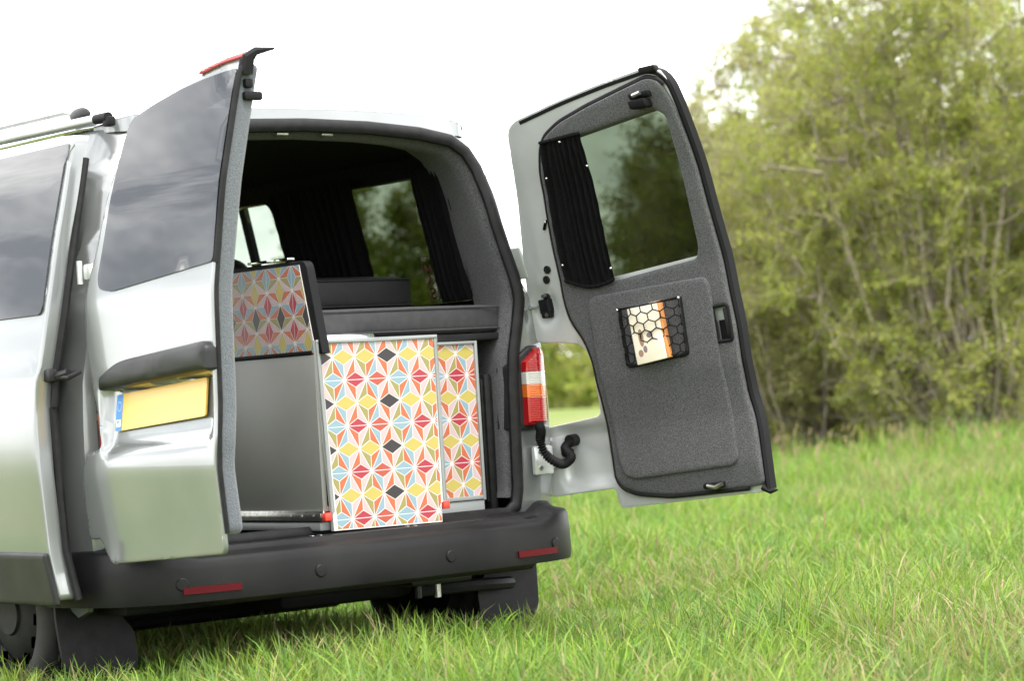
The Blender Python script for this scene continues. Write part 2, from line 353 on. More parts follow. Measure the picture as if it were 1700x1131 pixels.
# glass in the sides
def pane(name, hole, s, m, z=-.01): return sheet(hole, (), side_f(s), z-.004, z, .1).build(name, m, van)
for h, mm in zip(R_holes, ('tint', 'clear', 'clear')): pane('side_window', h, 1, mm)
pane('side_window', L_holes[0], -1, 'privacy', .004); pane('side_window', L_holes[2], -1, 'clear')
G().tube([(.87, 1.785, 1.34), (.785, 1.80, 1.79)], .022, 6).build('window_pillar', 'black', van)
# underside, axle, pipes
g = G(); g.box((-.80, .12, .40), (.80, 4.5, .46), .01); g.box((-.12, .3, .34), (.42, .62, .41), .03); g.tube([(-.75, .70, .38), (.75, .70, .38)], .05, 10); g.box((-.55, .95, .27), (.62, 1.7, .42), .05)  # last low box: tank shape added to block light coming through under the van
g.build('underbody', 'black', van)
g = G(); g.tube([(.40, .25, .36), (.62, .22, .36), (.80, .26, .35)], .022, 8); g.tube([(.33, .16, .40), (.33, .16, .345)], .012, 8); g.tube([(.41, .16, .40), (.41, .16, .34)], .011, 8, mi=1); g.box((.25, .08, .39), (.50, .18, .42), .01)
g.build('tow_bracket', ['plastic', 'steel'], van)

# ------------------------------------------------------------------ wheels
def wheel(x, y):
    s = 1 if x > 0 else -1; g = G()
    pr = [(.215, -.095), (.25, -.105), (.30, -.108), (.325, -.098), (.334, -.085), (.336, 0), (.334, .085), (.325, .098), (.30, .108), (.25, .105), (.215, .095), (.2, .06)]
    g.lathe((x, y, .40), (s, 0, 0), pr, 40)
    for k in range(56):
        a = 2*math.pi*k/56; c = np.array((x, y+.335*math.cos(a), .385+.335*math.sin(a)))
        for o, l in ((-.055, .05), (.055, .05), (0, .035)):
            t = np.array((0, -math.sin(a), math.cos(a))); n = np.array((0, math.cos(a), math.sin(a)))
            b = c+np.array((o, 0, 0))+t*(.006 if o == 0 else 0); q = [b+n*h+t*d*.010+np.array((e*l*.5, 0, 0)) for h in (-.004, .007) for d in (-1, 1) for e in (-1, 1)]
            g.add(q, [(0, 1, 3, 2), (4, 6, 7, 5), (0, 4, 5, 1), (2, 3, 7, 6), (0, 2, 6, 4), (1, 5, 7, 3)])
    w = g.build('wheel', 'rubber', van); g = G()
    g.lathe((x, y, .40), (s, 0, 0), [(.215, .095), (.21, .09), (.195, .05), (.16, .045), (.12, .07), (.07, .075), (.065, .085), (.0, .085)], 40)
    for k in range(12):
        a = 2*math.pi*k/12; g.box((x+s*.055, y+.145*math.cos(a)-.018, .385+.145*math.sin(a)-.018), (x+s*.062, y+.145*math.cos(a)+.018, .385+.145*math.sin(a)+.018), .004, 1)
    g.build('rim', ['rubber', 'black'], w)
for x in (-.815, .815):
    for y in (.70, 3.72): wheel(x, y)
# ------------------------------------------------------------------ bumper
BX = [(-.952, .34), (-.955, .25), (-.940, .15), (-.902, .06), (-.862, -.015), (-.80, -.068), (-.72, -.098), (-.6, -.120), (-.3, -.138), (0, -.142)]
BX = np.array(BX+[(-x, y) for x, y in BX[-2::-1]]); d = np.r_[0, np.cumsum(np.linalg.norm(np.diff(BX, axis=0), axis=1))]; tt = np.linspace(0, d[-1], 81)
bx = np.stack([np.interp(tt, d, BX[:, 0]), np.interp(tt, d, BX[:, 1])], 1)
for _ in range(3): bx[1:-1] = .25*bx[:-2]+.5*bx[1:-1]+.25*bx[2:]
T = np.gradient(bx, axis=0); T /= np.linalg.norm(T, axis=1, keepdims=True); Nn = np.stack([T[:, 1], -T[:, 0]], 1)
V = []; secs = [(-.14, .435), (-.06, .42), (-.02, .424), (-.004, .438), (0, .465), (-.002, .535), (-.006, .556), (-.012, .566), (-.022, .571), (-.05, .577), (-.062, .584), (-.07, .596), (-.10, .599), (-.115, .585)]
for i in range(81):
    ax = abs(bx[i, 0]); up = np.clip((ax-.66)/.12, 0, 1); up = up*up*(3-2*up)*.035
    for dd, z in secs: V.append((bx[i, 0]+Nn[i, 0]*dd, bx[i, 1]+Nn[i, 1]*dd, z+(up if z > .54 else 0)+(.012 if z < .43 and ax > .6 else 0)))
ns = len(secs); F = [(i*ns+k, (i+1)*ns+k, (i+1)*ns+k+1, i*ns+k+1) for i in range(80) for k in range(ns-1)]
bump = mk('rear_bumper', V, F, 'bumper', van, ang=38)
def on_bumper(x, z, dd=.0):
    i = int(np.argmin(np.abs(bx[:, 0]-x)+(bx[:, 1] > .2)*9)); return np.array((bx[i, 0]+Nn[i, 0]*dd, bx[i, 1]+Nn[i, 1]*dd, z)), np.array((*Nn[i], 0))
for x in (-.724, -.244, .244, .724):
    c, n = on_bumper(x, .495); G().lathe(c-n*.004, n, [(.020, 0), (.020, .006), (.017, .0085), (.0, .009)], 20).build('parking_sensor', 'bumper', bump)
for x0, x1 in ((-.715, -.53), (.53, .715)):
    g = G(); ix = [on_bumper(x, .474, .001)[0] for x in np.linspace(x0, x1, 9)]; V = []
    for p in ix:
        n = on_bumper(p[0], .474)[1]
        for dd, z in ((0, -.011), (.006, -.010), (.006, .010), (0, .011)): V.append(p+n*dd+np.array((0, 0, z)))
    F = [(i*4+k, (i+1)*4+k, (i+1)*4+(k+1) % 4, i*4+(k+1) % 4) for i in range(8) for k in range(4)]+[(0, 1, 2, 3), (32, 33, 34, 35)]
    mk('reflector', V, F, 'reflector', bump, ang=30)
# black loading sill between seal and bumper, with the two striker slots
g = G(); g.box((-.70, -.05, .565), (.70, .16, .592), .008); g.box((-.85, .0, .44), (.85, .11, .585), .01); g.build('loading_sill', 'black', van)
for x in (-.20, .17): g = G(); g.box((x-.045, -.045, .575), (x+.045, -.02, .5945), .003); g.box((x-.02, -.05, .58), (x-.008, -.03, .60), .003, 1); g.box((x+.012, -.05, .58), (x+.022, -.03, .60), .003, 1); g.build('door_striker', ['black', 'steel'], van)
# mud flaps
def flap(s):
    pts = [(s*.945, .62), (s*.945, .40), (s*.935, .26), (s*.90, .215), (s*.70, .205), (s*.675, .235), (s*.675, .34), (s*.72, .39), (s*.74, .62)]
    sheet(rpoly(pts, .03), (), lambda x, z, w: np.stack([x, .30+w-.10*np.clip(.40-z, 0, 1)-.3*np.clip(.2-z, 0, 1)**2, z], 1), -.006, .006, .04).build('mud_flap', 'rubber', van)
flap(-1); flap(1)
# ------------------------------------------------------------------ tail lights
def tail_light(s):
    def f(x, z, w): return np.stack([s*(x+.05*np.clip(z-1.05, 0, 1)*-.3), yf(z)-w+.55*np.clip(np.abs(x)-.80, 0, 1), z], 1)
    hs = [(.690, .875), (.855, .875), (.872, .90), (.872, 1.13), (.86, 1.165), (.80, 1.165), (.735, 1.125), (.70, 1.10)]
    L = sheet(rpoly(hs, .015), (), f, -.05, .022, .03, .012).build('tail_light', 'plastic', van)
    lens = [('red_lens', .893, .9855, 'lens_red'), ('amber_lens', .9865, 1.0305, 'lens_amber'), ('reversing_lens', 1.0315, 1.0735, 'lens_white'), ('red_lens', 1.0745, 1.155, 'lens_red')]
    fl_ = lambda x, z, w: f(x, z, w+np.where(w > .01, .020*(1-((x-.807)/.06)**2)-.012*np.clip((z-1.135)/.02, 0, 1)-.012*np.clip((.903-z)/.01, 0, 1), 0))
    for nm, z0, z1, mm in lens:
        if z1 > 1.1: o = [(.750, z0), (.864, z0), (.862, z1), (.815, z1), (.753, 1.108)]
        else: o = [(.750, z0), (.864, z0), (.864, z1), (.750, z1)]
        g = G(); sheet(rpoly(o, .002), (), fl_, .0, .046, .008, 0, g=g)
        k = z0+.006
        while k < z1-.004:
            xs_ = np.linspace(.758 if k < 1.105 else .758+(k-1.105)*1.3, .856, 9)
            V = np.concatenate([fl_(xs_, np.full(9, k+d), np.full(9, w)) for d, w in ((-.002, .0458), (0, .0478), (.002, .0458))])
            g.add(V, [(a*9+b, a*9+b+1, (a+1)*9+b+1, (a+1)*9+b) for a in (0, 1) for b in range(8)]); k += .0075
        g.build(nm, mm, L)
tail_light(1); tail_light(-1)
# ------------------------------------------------------------------ roof rail and awning rail
g = G(); g.tube([(-.73, .24, 1.935), (-.728, 3.0, 1.965)], .016, 12); g.tube([(-.73, .17, 1.934), (-.73, .245, 1.935)], .0165, 12, mi=1); g.box((-.742, .15, 1.905), (-.715, .19, 1.935), .006, 1)
g.build('awning_rail', ['alu', 'black'], van)
for s in (-1, 1):
    g = G(); dz = -.025*(s > 0); g.tube([(s*.66, .5, 1.985+dz), (s*.66, .56, 2.0+dz), (s*.66, 2.7, 2.015+dz), (s*.66, 2.8, 1.99+dz)], .013, 10); rl = g.build('roof_rail', 'alu', van)
    for y in (.47, 1.6, 2.75):
        G().ell((s*.66, y, 1.975-.02*(s > 0)), (.02, .06, .026), 14, 9).build('rail_foot', 'plastic', rl)

# ------------------------------------------------------------------ doors: local frame u (hinge -> free edge), v up, w outward
def frame(H, U, V, W):
    H, U, V, W = map(np.array, (H, U, V, W))
    return lambda u, v, w: H+np.outer(np.atleast_1d(u), U)+np.outer(np.atleast_1d(v), V)+np.outer(np.atleast_1d(w), W)
DL = frame((-.86, .081, .55), (-.0147, -.9999, 0.), (0, 0, 1.), (-.9999, .0147, 0.))
DR = frame((.86, .0814, .55), (.2328, -.9704, .0649), (-.0649, .0511, .9966), (.9704, .2362, .0511))
wl = lambda v: .065+prof(v); wr = lambda v: 1.347*prof(v)-.0535*(v-.75)+.06
ss = lambda a, b, x: (lambda t: t*t*(3-2*t))(np.clip((x-a)/(b-a), 0, 1))
# ---- left door (outside seen)
def recess(u, v):
    vv = v-.045*(u-.43)
    return ss(.12, .16, u)*(1-ss(.735, .765, u))*ss(.352, .395, vv)*(1-ss(.545, .56, vv))*(.026+.012*np.clip((vv-.40)/.14, 0, 1))
fl_door = lambda u, v, w: DL(u, v, wl(v)+w-recess(u, v)-.02*ss(.70, .80, u)*ss(1.38, 1.46, v))
Lout = [(.122, .023), (.782, .062), (.777, .319), (.787, .386), (.783, .443), (.784, .798), (.795, 1.096), (.792, 1.36), (.797, 1.462), (.62, 1.432), (.455, 1.395), (.32, 1.365), (.235, 1.34), (.195, 1.30), (.134, 1.128), (.086, .942), (.045, .848), (.045, .66), (.082, .534), (.128, .372), (.035, .351), (.004, .283), (.0, .095), (.070, .098)]
Lwin = rpoly([(.213, 1.335), (.33, 1.366), (.484, 1.393), (.632, 1.408), (.788, 1.417), (.785, .876), (.199, .828), (.135, .842), (.122, .875), (.156, 1.036), (.180, 1.215)], [.03, .05, .05, .05, .02, .02, .06, .03, .04, .1, .1])
Lout_s = rpoly(Lout, [.02, .03, .05, .03, .03, .1, .1, .1, .015, .1, .1, .1, .06, .06, .1, .1, .05, .05, .06, .02, .03, .04, .03, .01])
ldoor = sheet(Lout_s, [rpoly([(.25, .86), (.755, .905), (.745, 1.375), (.64, 1.372), (.27, 1.305), (.20, 1.05), (.19, .90)], .05)], fl_door, -.012, 0, .02, .006).build('rear_door', 'paint', van)
sheet(Lwin, (), fl_door, .0015, .005, .05).build('door_window', 'privacy', ldoor)
# carpeted inner slab, its thick free edge faces the camera
Lcar = [(.20, .09), (.775, .115), (.768, .319), (.778, .386), (.775, .443), (.776, .798), (.787, 1.096), (.784, 1.36), (.785, 1.435), (.62, 1.405), (.455, 1.37), (.32, 1.34), (.25, 1.3), (.2, 1.1), (.16, .85), (.16, .6), (.2, .4)]
carp = sheet(rpoly(Lcar, .03), [rpoly([(.27, .88), (.735, .92), (.725, 1.355), (.64, 1.352), (.29, 1.285), (.22, 1.05), (.21, .92)], .05)], lambda u, v, w: DL(u, v, wl(v)-.0135-np.where(w < .01, recess(u, v)+.002, 0)-w), .0, .062, .03, .014).build('carpet_trim', 'edge_carpet', ldoor)
g = G(); q = np.array([(.792, v) for v in np.linspace(.12, 1.44, 30)]); g.tube(DL(q[:, 0]-.006, q[:, 1], wl(q[:, 1])-.012), .007, 8); g.build('edge_seal', 'rubber', ldoor); g = G(); q = np.array([(np.interp(v, [.87, 1.096, 1.36, 1.44], [.786, .795, .793, .795]), v) for v in np.linspace(.872, 1.435, 24)]); g.tube(DL(q[:, 0]-.001, q[:, 1], wl(q[:, 1])-.005-.02*ss(.70, .80, q[:, 0])*ss(1.38, 1.46, q[:, 1])), .0085, 8)

g.build('edge_seal', 'rubber', ldoor)
g = G(); g.tube(DL(np.array([.79, .80, .81, .83]), np.array([1.40, 1.445, 1.462, 1.468]), wl(np.array([1.4, 1.4, 1.4, 1.4]))-np.array([.03, .035, .055, .105])), [.02, .019, .012, .003], 8)
g.box((.775, 1.36, -.10), (.80, 1.385, -.075), .004, f=lambda u, v, w: DL(u, v, w+.0)); g.box((.78, 1.325, -.13), (.80, 1.35, -.07), .006, f=lambda u, v, w: DL(u, v, w+.0)); g.build('door_latch', 'black', ldoor)
sheet(rpoly([(.578, 1.424), (.60, 1.437), (.795, 1.463), (.797, 1.449), (.62, 1.427)], .006), (), lambda u, v, w: DL(u, v, wl(v)+w-.02*ss(.70, .80, u)), -.01, .012, .02, .006).build('brake_light', 'brake_red', ldoor)
bar = sheet(rpoly([(.142, .538), (.142, .582), (.27, .622), (.755, .657), (.785, .642), (.787, .575)], [.008, .03, .12, .03, .02, .008]), (), lambda u, v, w: DL(u, v, wl(v)+w-.012*ss(.30, .14, u)), -.012, .036, .03, .02).build('door_handle', 'plastic', ldoor)
G().lathe(DL(.71, .607, .065+.034)[0], (-1, 0, 0), [(.013, 0), (.013, .004), (.010, .005), (.009, .003), (0, .003)], 20).build('door_lock', 'steel', bar)
ca, sa = math.cos(.062), math.sin(.062)
def fpl(a, b, w):   # plate frame: a along, b up, leaning back at the top
    return DL(.437+(a-.26)*ca-(b-.055)*sa, .487+(a-.26)*sa+(b-.055)*ca, .065+.010-.016-.018*(b/.11)+w)
g = G(); sheet(rpoly([(0, 0), (.52, 0), (.52, .108), (0, .108)], .008), (), fpl, -.004, .002, .1, g=g)
sheet(rpoly([(0.001, .001), (.038, .001), (.038, .107), (.001, .107)], .004), (), fpl, .0022, .0028, .1, g=g, mi=1)
for k in range(12):
    a = 2*math.pi*k/12; c = (.0195+.0115*math.cos(a), .072+.0115*math.sin(a)*1.15)
    st = [(c[0]+(.0024 if j % 2 == 0 else .001)*math.sin(j*math.pi/5), c[1]+(.0024 if j % 2 == 0 else .001)*math.cos(j*math.pi/5)) for j in range(10)]
    sheet(st, (), fpl, .003, .0034, .1, g=g, mi=2)
# GB letters on the blue band
Gl = [(.006, .012), (.018, .012), (.018, .023), (.013, .023), (.013, .0195), (.0148, .0195), (.0148, .016), (.0092, .016), (.0092, .030), (.018, .030), (.018, .034), (.006, .034)]
Bl = [(.021, .012), (.031, .012), (.033, .015), (.033, .021), (.0315, .023), (.033, .025), (.033, .031), (.031, .034), (.021, .034)]
sheet(Gl, (), fpl, .003, .0034, .1, g=g, mi=2); sheet(Bl, [[(.024, .016), (.030, .016), (.030, .0205), (.024, .0205)], [(.024, .025), (.030, .025), (.030, .030), (.024, .030)]], fpl, .003, .0034, .1, g=g, mi=2)
g.build('number_plate', ['yellow_plate', 'blue_plate', 'cream'], ldoor, 0)
for v0 in (.25, .90):
    g = G(); g.box((-.005, v0-.025, .0), (.06, v0+.025, .04), .01, f=DL); g.tube(DL(np.zeros(2)-.01, np.array([v0-.035, v0+.035]), np.zeros(2)+.045), .009, 10); g.build('door_hinge', 'frame_paint', ldoor)

# ---- right door (inside seen)
Rout = [(.20, 1.363), (.413, 1.398), (.60, 1.421), (.775, 1.436), (.822, 1.418), (.842, 1.375), (.85, 1.311), (.852, 1.172), (.845, .985), (.842, .682), (.846, .578), (.832, .349), (.846, .255), (.846, .03), (.804, .027), (.236, .022), (.222, .092), (-.050, .085), (-.043, .259), (-.041, .326), (.188, .342), (.205, .352), (.22, .514), (.201, .583), (.145, .606), (.02, .619), (-.026, .64), (.015, .85), (.042, .957), (.095, 1.157), (.150, 1.335)]
Rwin = rpoly([(.295, 1.268), (.45, 1.277), (.763, 1.311), (.80, 1.28), (.784, 1.107), (.764, .850), (.744, .822), (.399, .800), (.301, .795), (.215, .828)], [.03, .05, .05, .03, .1, .03, .03, .05, .05, .05])
def flange(u, v):   # pressed relief of the metal rim
    d = .012*ss(.0, .06, u-.12*(v-.62)/.7*(v > .62))*(v > .60)
    b = .022*ss(.0, .04, u)*ss(.10, .14, v)*(1-ss(.29, .33, v))*(1-ss(.20, .25, u))
    c = np.hypot((u-.080), (v-.735)*.8); dd = .014*(1-ss(.035, .06, c))
    return d-b-dd
fr_door = lambda u, v, w: DR(u, v, wr(v)+w)
fr_metal = lambda u, v, w: DR(u, v, wr(v)-np.where(w > .0001, .012+w+flange(u, v), 0))
Rout_s = rpoly(Rout, [.03, .1, .1, .02, .03, .04, .05, .1, .1, .1, .08, .06, .05, .02, .02, .015, .015, .015, .02, .01, .02, .02, .05, .04, .04, .05, .02, .1, .1, .1, .03])
rdoor = sheet(Rout_s, [Rwin], fr_metal, .0, .012, .02, .003).build('rear_door', 'frame_paint', van)
sheet(Rwin*1.0, (), fr_door, -.008, -.004, .08).build('door_window', 'tint', rdoor)
Rcar = [(.271, 1.255), (.301, 1.289), (.375, 1.323), (.504, 1.354), (.689, 1.388), (.770, 1.402), (.812, 1.384), (.832, 1.313), (.836, 1.164), (.830, .978), (.828, .679), (.831, .579), (.816, .352), (.830, .257), (.834, .055), (.792, .050), (.463, .050), (.325, .070), (.271, .094), (.251, .124), (.244, .358), (.245, .528), (.228, .603), (.185, .681), (.175, .757), (.191, .936), (.208, 1.05), (.235, 1.178)]
def dent(u, v): return .02*(1-ss(.06, .13, v-.02*ss(.5, .8, u)))
Rcar_s = rpoly(Rcar, .03)
hrec = rpoly([(.788, .642), (.806, .645), (.803, .541), (.784, .541)], .006)
hopen = rpoly([(.768, .648), (.822, .650), (.818, .533), (.762, .533)], .012)
rc = lambda u, v, w: DR(u, v, wr(v)-.026-w*(1-.35*(1-ss(.05, .14, v)))-0*u)
Rcar_hole = Rwin*np.array([1., 1.])
car = sheet(Rcar_s, [rpoly([(.280, 1.255), (.45, 1.272), (.757, 1.302), (.792, 1.277), (.776, 1.107), (.756, .850), (.738, .812), (.399, .786), (.301, .783), (.205, .824)], [.03, .05, .05, .03, .1, .03, .03, .05, .05, .05]), hopen*np.array([.985, 1])+np.array([.0, 0])], rc, -.020, .030, .02, .012).build('carpet_trim', 'carpet', rdoor)
pan = rpoly([(.279, .722), (.306, .745), (.756, .750), (.772, .722), (.756, .43), (.756, .145), (.734, .126), (.34, .116), (.297, .133), (.279, .188), (.270, .452)], [.03, .02, .04, .03, .1, .03, .03, .03, .03, .03, .1])
sheet(pan, (), rc, .028, .042, .02, .008).build('access_panel', 'carpet', rdoor)
q = resample(Rcar_s, .02); T = np.roll(q, -1, 0)-np.roll(q, 1, 0); T /= np.linalg.norm(T, axis=1, keepdims=True); q = q+np.stack([-T[:, 1], T[:, 0]], 1)*.005; k0 = int(np.argmin(np.abs(q[:, 0]-.775)+(q[:, 1] > .5)*9)); q = np.roll(q, -k0, 0); k1 = int(np.argmax(q[:, 0]*(q[:, 1] > 1.36))); q = q[:k1] if q[5, 0] < q[0, 0] else q[k1:]; g = G(); g.tube(DR(q[:, 0], q[:, 1], wr(q[:, 1])-.040), .0075, 8); g.build('trim_seal', 'rubber', rdoor)
# dark rubber lip along top and free edge
edge = rpoly([(.22, 1.352), (.413, 1.384), (.60, 1.407), (.775, 1.422), (.812, 1.405), (.830, 1.372), (.836, 1.311), (.838, 1.172), (.831, .985), (.829, .682), (.832, .578), (.817, .349), (.832, .255), (.834, .035)], [.0, .05, .05, .02, .03, .05, .05, .1, .1, .1, .08, .08, .05, 0])
edge = edge[:]; e1 = []
for i in range(len(edge)-1):
    a, b = edge[i], edge[i+1]; k = max(1, int(np.linalg.norm(b-a)/.02)); e1 += [a+(b-a)*j/k for j in range(k)]
e1 = np.array(e1+[edge[-1]]); T = np.gradient(e1, axis=0); T /= np.linalg.norm(T, axis=1, keepdims=True); off = np.stack([T[:, 1], -T[:, 0]], 1)
sel = e1[:, 0] > .0; V = []; cs = [(-.014, -.018), (-.014, -.036), (-.004, -.040), (.005, -.034), (.009, -.005)]
wid = np.interp(np.arange(len(e1)), [0, len(e1)*.15, len(e1)], [.6, 1, 1])
for p, o in zip(e1, off):
    sgn = 1 if o@(p-np.array((.5, .7))) > 0 else -1
    for a, w in cs: V.append(DR(p[0]+o[0]*(a+.011)*sgn, p[1]+o[1]*(a+.008)*sgn, float(wr(p[1]))+w)[0])
n = len(cs); mk('edge_seal', V, [(i*n+k, i*n+(k+1) % n, (i+1)*n+(k+1) % n, (i+1)*n+k) for i in range(len(e1)-1) for k in range(n)], 'black', rdoor)
g = G(); g.tube(DR(np.array([.82, .845, .872]), np.array([.045, .028, .03]), np.zeros(3)+float(wr(.05))-.03), [.014, .01, .003], 8); g.build('rubber_corner', 'rubber', rdoor); g = G(); g.box((.75, 1.415, 0), (.815, 1.437, .03), .006, f=lambda u, v, w: DR(u, v, wr(v)-.05+w))
g.build('rubber_corner', 'rubber', rdoor)
# latch at top, wiring boot, check strap, grommets, hinges
g = G(); g.box((.695, 1.342, -.02), (.775, 1.362, .0), .005, f=lambda u, v, w: DR(u, v, wr(v)-.055+w)); g.box((.70, 1.31, -.045), (.765, 1.338, 0), .006, f=lambda u, v, w: DR(u, v, wr(v)-.055+w)); g.tube(DR(np.array([.72, .75]), np.array([1.352, 1.357]), np.zeros(2)+float(wr(1.35))-.085), .008, 8, mi=1)
g.build('door_latch', ['black', 'steel'], rdoor)
g = G(); g.box((.61, .058, -.02), (.69, .078, .0), .006, f=lambda u, v, w: DR(u, v, wr(v)-.05+w)); g.tube(DR(np.array([.63, .66, .69]), np.array([.07, .062, .072]), np.zeros(3)+float(wr(.07))-.072), .007, 8, mi=1); g.build('lower_latch', ['black', 'steel'], rdoor)
for u, v in ((.128, .862), (.112, .829)):
    G().lathe(DR(u, v, float(wr(v))-.0345)[0], DR(u, v, -1.)[0]-DR(u, v, 0.)[0], [(.0145, 0), (.0145, .004), (.011, .007), (.009, .004), (.004, .004), (.003, .007), (0, .007)], 24).build('rubber_grommet', 'rubber', rdoor)
fm = lambda u, v, w: DR(u, v, wr(v)-.022-w)
g = G(); g.box((.05, .715, -.012), (.105, .765, .012), .005, f=fm); g.box((.06, .70, -.006), (.10, .722, .02), .005, f=fm); g.box((.07, .76, -.01), (.10, .785, .008), .008, f=fm); g.tube(fm(np.array([.095, .095]), np.array([.72, .76]), np.array([.016, .016])), .008, 8)
g.tube(fm(np.array([.055, -.01, -.09]), np.array([.742, .742, .745]), np.array([.012, .012, .02])), .0045, 6, mi=1)
for v in (.71, .775): g.tube(fm(np.array([.085, .085]), np.array([v, v]), np.array([.0, .024])), .007, 8, mi=1)
g.build('check_strap', ['black', 'steel'], rdoor)
for k in range(3):
    o = rpoly([(.175+.02*(k > 0), 1.215+.052*k), (.20+.02*(k > 0), 1.215+.052*k), (.208+.02*(k > 0), 1.258+.052*k), (.183+.02*(k > 0), 1.258+.052*k)], .006)
    if k == 2: o = rpoly([(.255, 1.325), (.292, 1.328), (.297, 1.358), (.262, 1.354)], .006)
    g = G(); P = resample(o, .008); g.tube(fm(P[:, 0], P[:, 1], np.full(len(P), .004)), .0028, 6, True); g.build('pressed_slot', 'frame_paint', rdoor)
for v0 in (.235, .90):
    g = G(); g.box((-.04, v0-.055, -.01), (.03, v0+.055, .006), .005, f=fm); g.tube(fm(np.full(2, -.055), np.array([v0-.05, v0+.05]), np.array([.004, .004])), .012, 12)
    for dv in (-.05, .042): g.box((-.075, v0+dv, -.012), (-.02, v0+dv+.014, .02), .004, f=fm)
    g.tube(fm(np.full(2, -.055), np.array([v0-.062, v0+.062]), np.array([.004, .004])), .006, 8, mi=1)
    g.build('door_hinge', ['frame_paint', 'steel'], rdoor)
g = G(); g.box((.775, .0, .70), (.86, .02, .80), .012, f=lambda x, y, z: np.stack([x, .075-y, z+.02], 1))
for z in (.745, .80): g.tube([(.80, .06, z), (.80, .05, z)], .008, 8, mi=1)
g.build('hinge_plate', ['frame_paint', 'steel'], van)
DW = lambda u, v, w: DR(u, v, wr(v)-.012-w)[0]
hp = [np.array(p) for p in ((.785, .03, .890), (.765, .0, .868), (.749, -.015, .835), (.765, -.025, .787), (.825, -.028, .755), (.878, -.015, .775))]+[DW(.068, .250, .06), DW(.066, .272, .01)]
def spline(P, n=12):
    P = [np.array(p) for p in P]; Q = [2*P[0]-P[1]]+P+[2*P[-1]-P[-2]]; o = []
    for i in range(1, len(Q)-2):
        for k in range(n):
            t = k/n; a, b, c, d = Q[i-1], Q[i], Q[i+1], Q[i+2]; o.append(.5*((2*b)+(-a+c)*t+(2*a-5*b+4*c-d)*t*t+(-a+3*b-3*c+d)*t**3))
    return np.array(o+[Q[-2]])
hs = spline(hp, 26); rr = .0138+.0034*np.sin(np.arange(len(hs))*2*math.pi/4.)
g = G(); g.tube(hs, rr, 12); g.tube([DW(.066, .272, -.005), DW(.066, .272, .03)], .021, 14); g.tube([DW(.038, .232, -.01), DW(.038, .232, .03)], .014, 12); g.build('wiring_boot', 'rubber', van)
# inner pull handle
g = G(); ho = resample(rpoly([(.764, .648), (.822, .650), (.818, .533), (.758, .533)], .012), .01); fh = lambda u, v, w: DR(u, v, wr(v)-.026-w)
g.tube(fh(ho[:, 0], ho[:, 1], np.full(len(ho), .030)), .006, 8, True); sheet(ho, (), fh, .001, .004, .02, g=g); g.box((.795, .545, .006), (.815, .640, .026), .006, f=fh, mi=1)
g.build('pull_handle', ['black', 'plastic'], rdoor)
# net pocket
fn = lambda u, v, w: DR(u, v, wr(v)-.068-w)
nq = np.array([(.404, .690), (.661, .698), (.650, .503), (.395, .488)]); bil = lambda a, b: (1-a)*(1-b)*nq[3]+a*(1-b)*nq[2]+a*b*nq[1]+(1-a)*b*nq[0]
g = G()
side1 = resample(rpoly([bil(0, 0), bil(1, 0), bil(1, 1), bil(.985, 1), bil(.965, .06), bil(.04, .06), bil(.03, 1), bil(0, 1)], [.02, .02, .004, .004, .02, .02, .004, .004]), .02)
sheet(side1, (), fn, -.002, .010, .02, .004, g=g)
pocket = g.build('net_pocket', 'rubber', rdoor)
g = G(); sag = lambda a, b: .012+.035*math.sin(math.pi*min(max(a, 0), 1))*(.35+.65*b)*(1 if .0 <= a <= 1 else 0)
nseg = lambda A, B: [(A[0]+(B[0]-A[0])*t, A[1]+(B[1]-A[1])*t) for t in (0, .25, .5, .75, 1)]
def npath(L): return np.array([fn(*bil(a, b), sag(a, b))[0] for a, b in L])
g.tube(npath([(t, 1-.03*math.sin(math.pi*t)) for t in np.linspace(.01, .99, 24)]), .0026, 6)
nxh, nyh = 5.5, 5.6; hexes = set()
for j in range(-1, 8):
    for i in range(-1, 8):
        cx, cy = (i+.5*(j % 2))/nxh, j*.86/nyh
        hx = [(cx+.5/nxh*math.sin(k*math.pi/3)*1.155, cy+.5/nxh*math.cos(k*math.pi/3)*1.155*nxh/nyh) for k in range(6)]
        for k in range(6):
            A, B = hx[k], hx[(k+1) % 6]; A, B = sorted([(round(A[0], 3), round(A[1], 3)), (round(B[0], 3), round(B[1], 3))])
            hexes.add((A, B))
for A, B in sorted(hexes):
    c = lambda p: (min(max(p[0], .02), .98), min(max(p[1], .04), .97))
    if all((p[0] < .0 or p[0] > 1 or p[1] < 0 or p[1] > 1) for p in (A, B)): continue
    A, B = c(A), c(B)
    if abs(A[0]-B[0])+abs(A[1]-B[1]) > .02: g.tube(npath(nseg(A, B)), .0021, 5)
net = g.build('net', 'black', pocket)
for a in (.01, .985): p = fn(*bil(a, .985), .013)[0]; G().ell(p, (.006, .006, .006), 10, 8).build('net_stud', 'chrome', pocket)

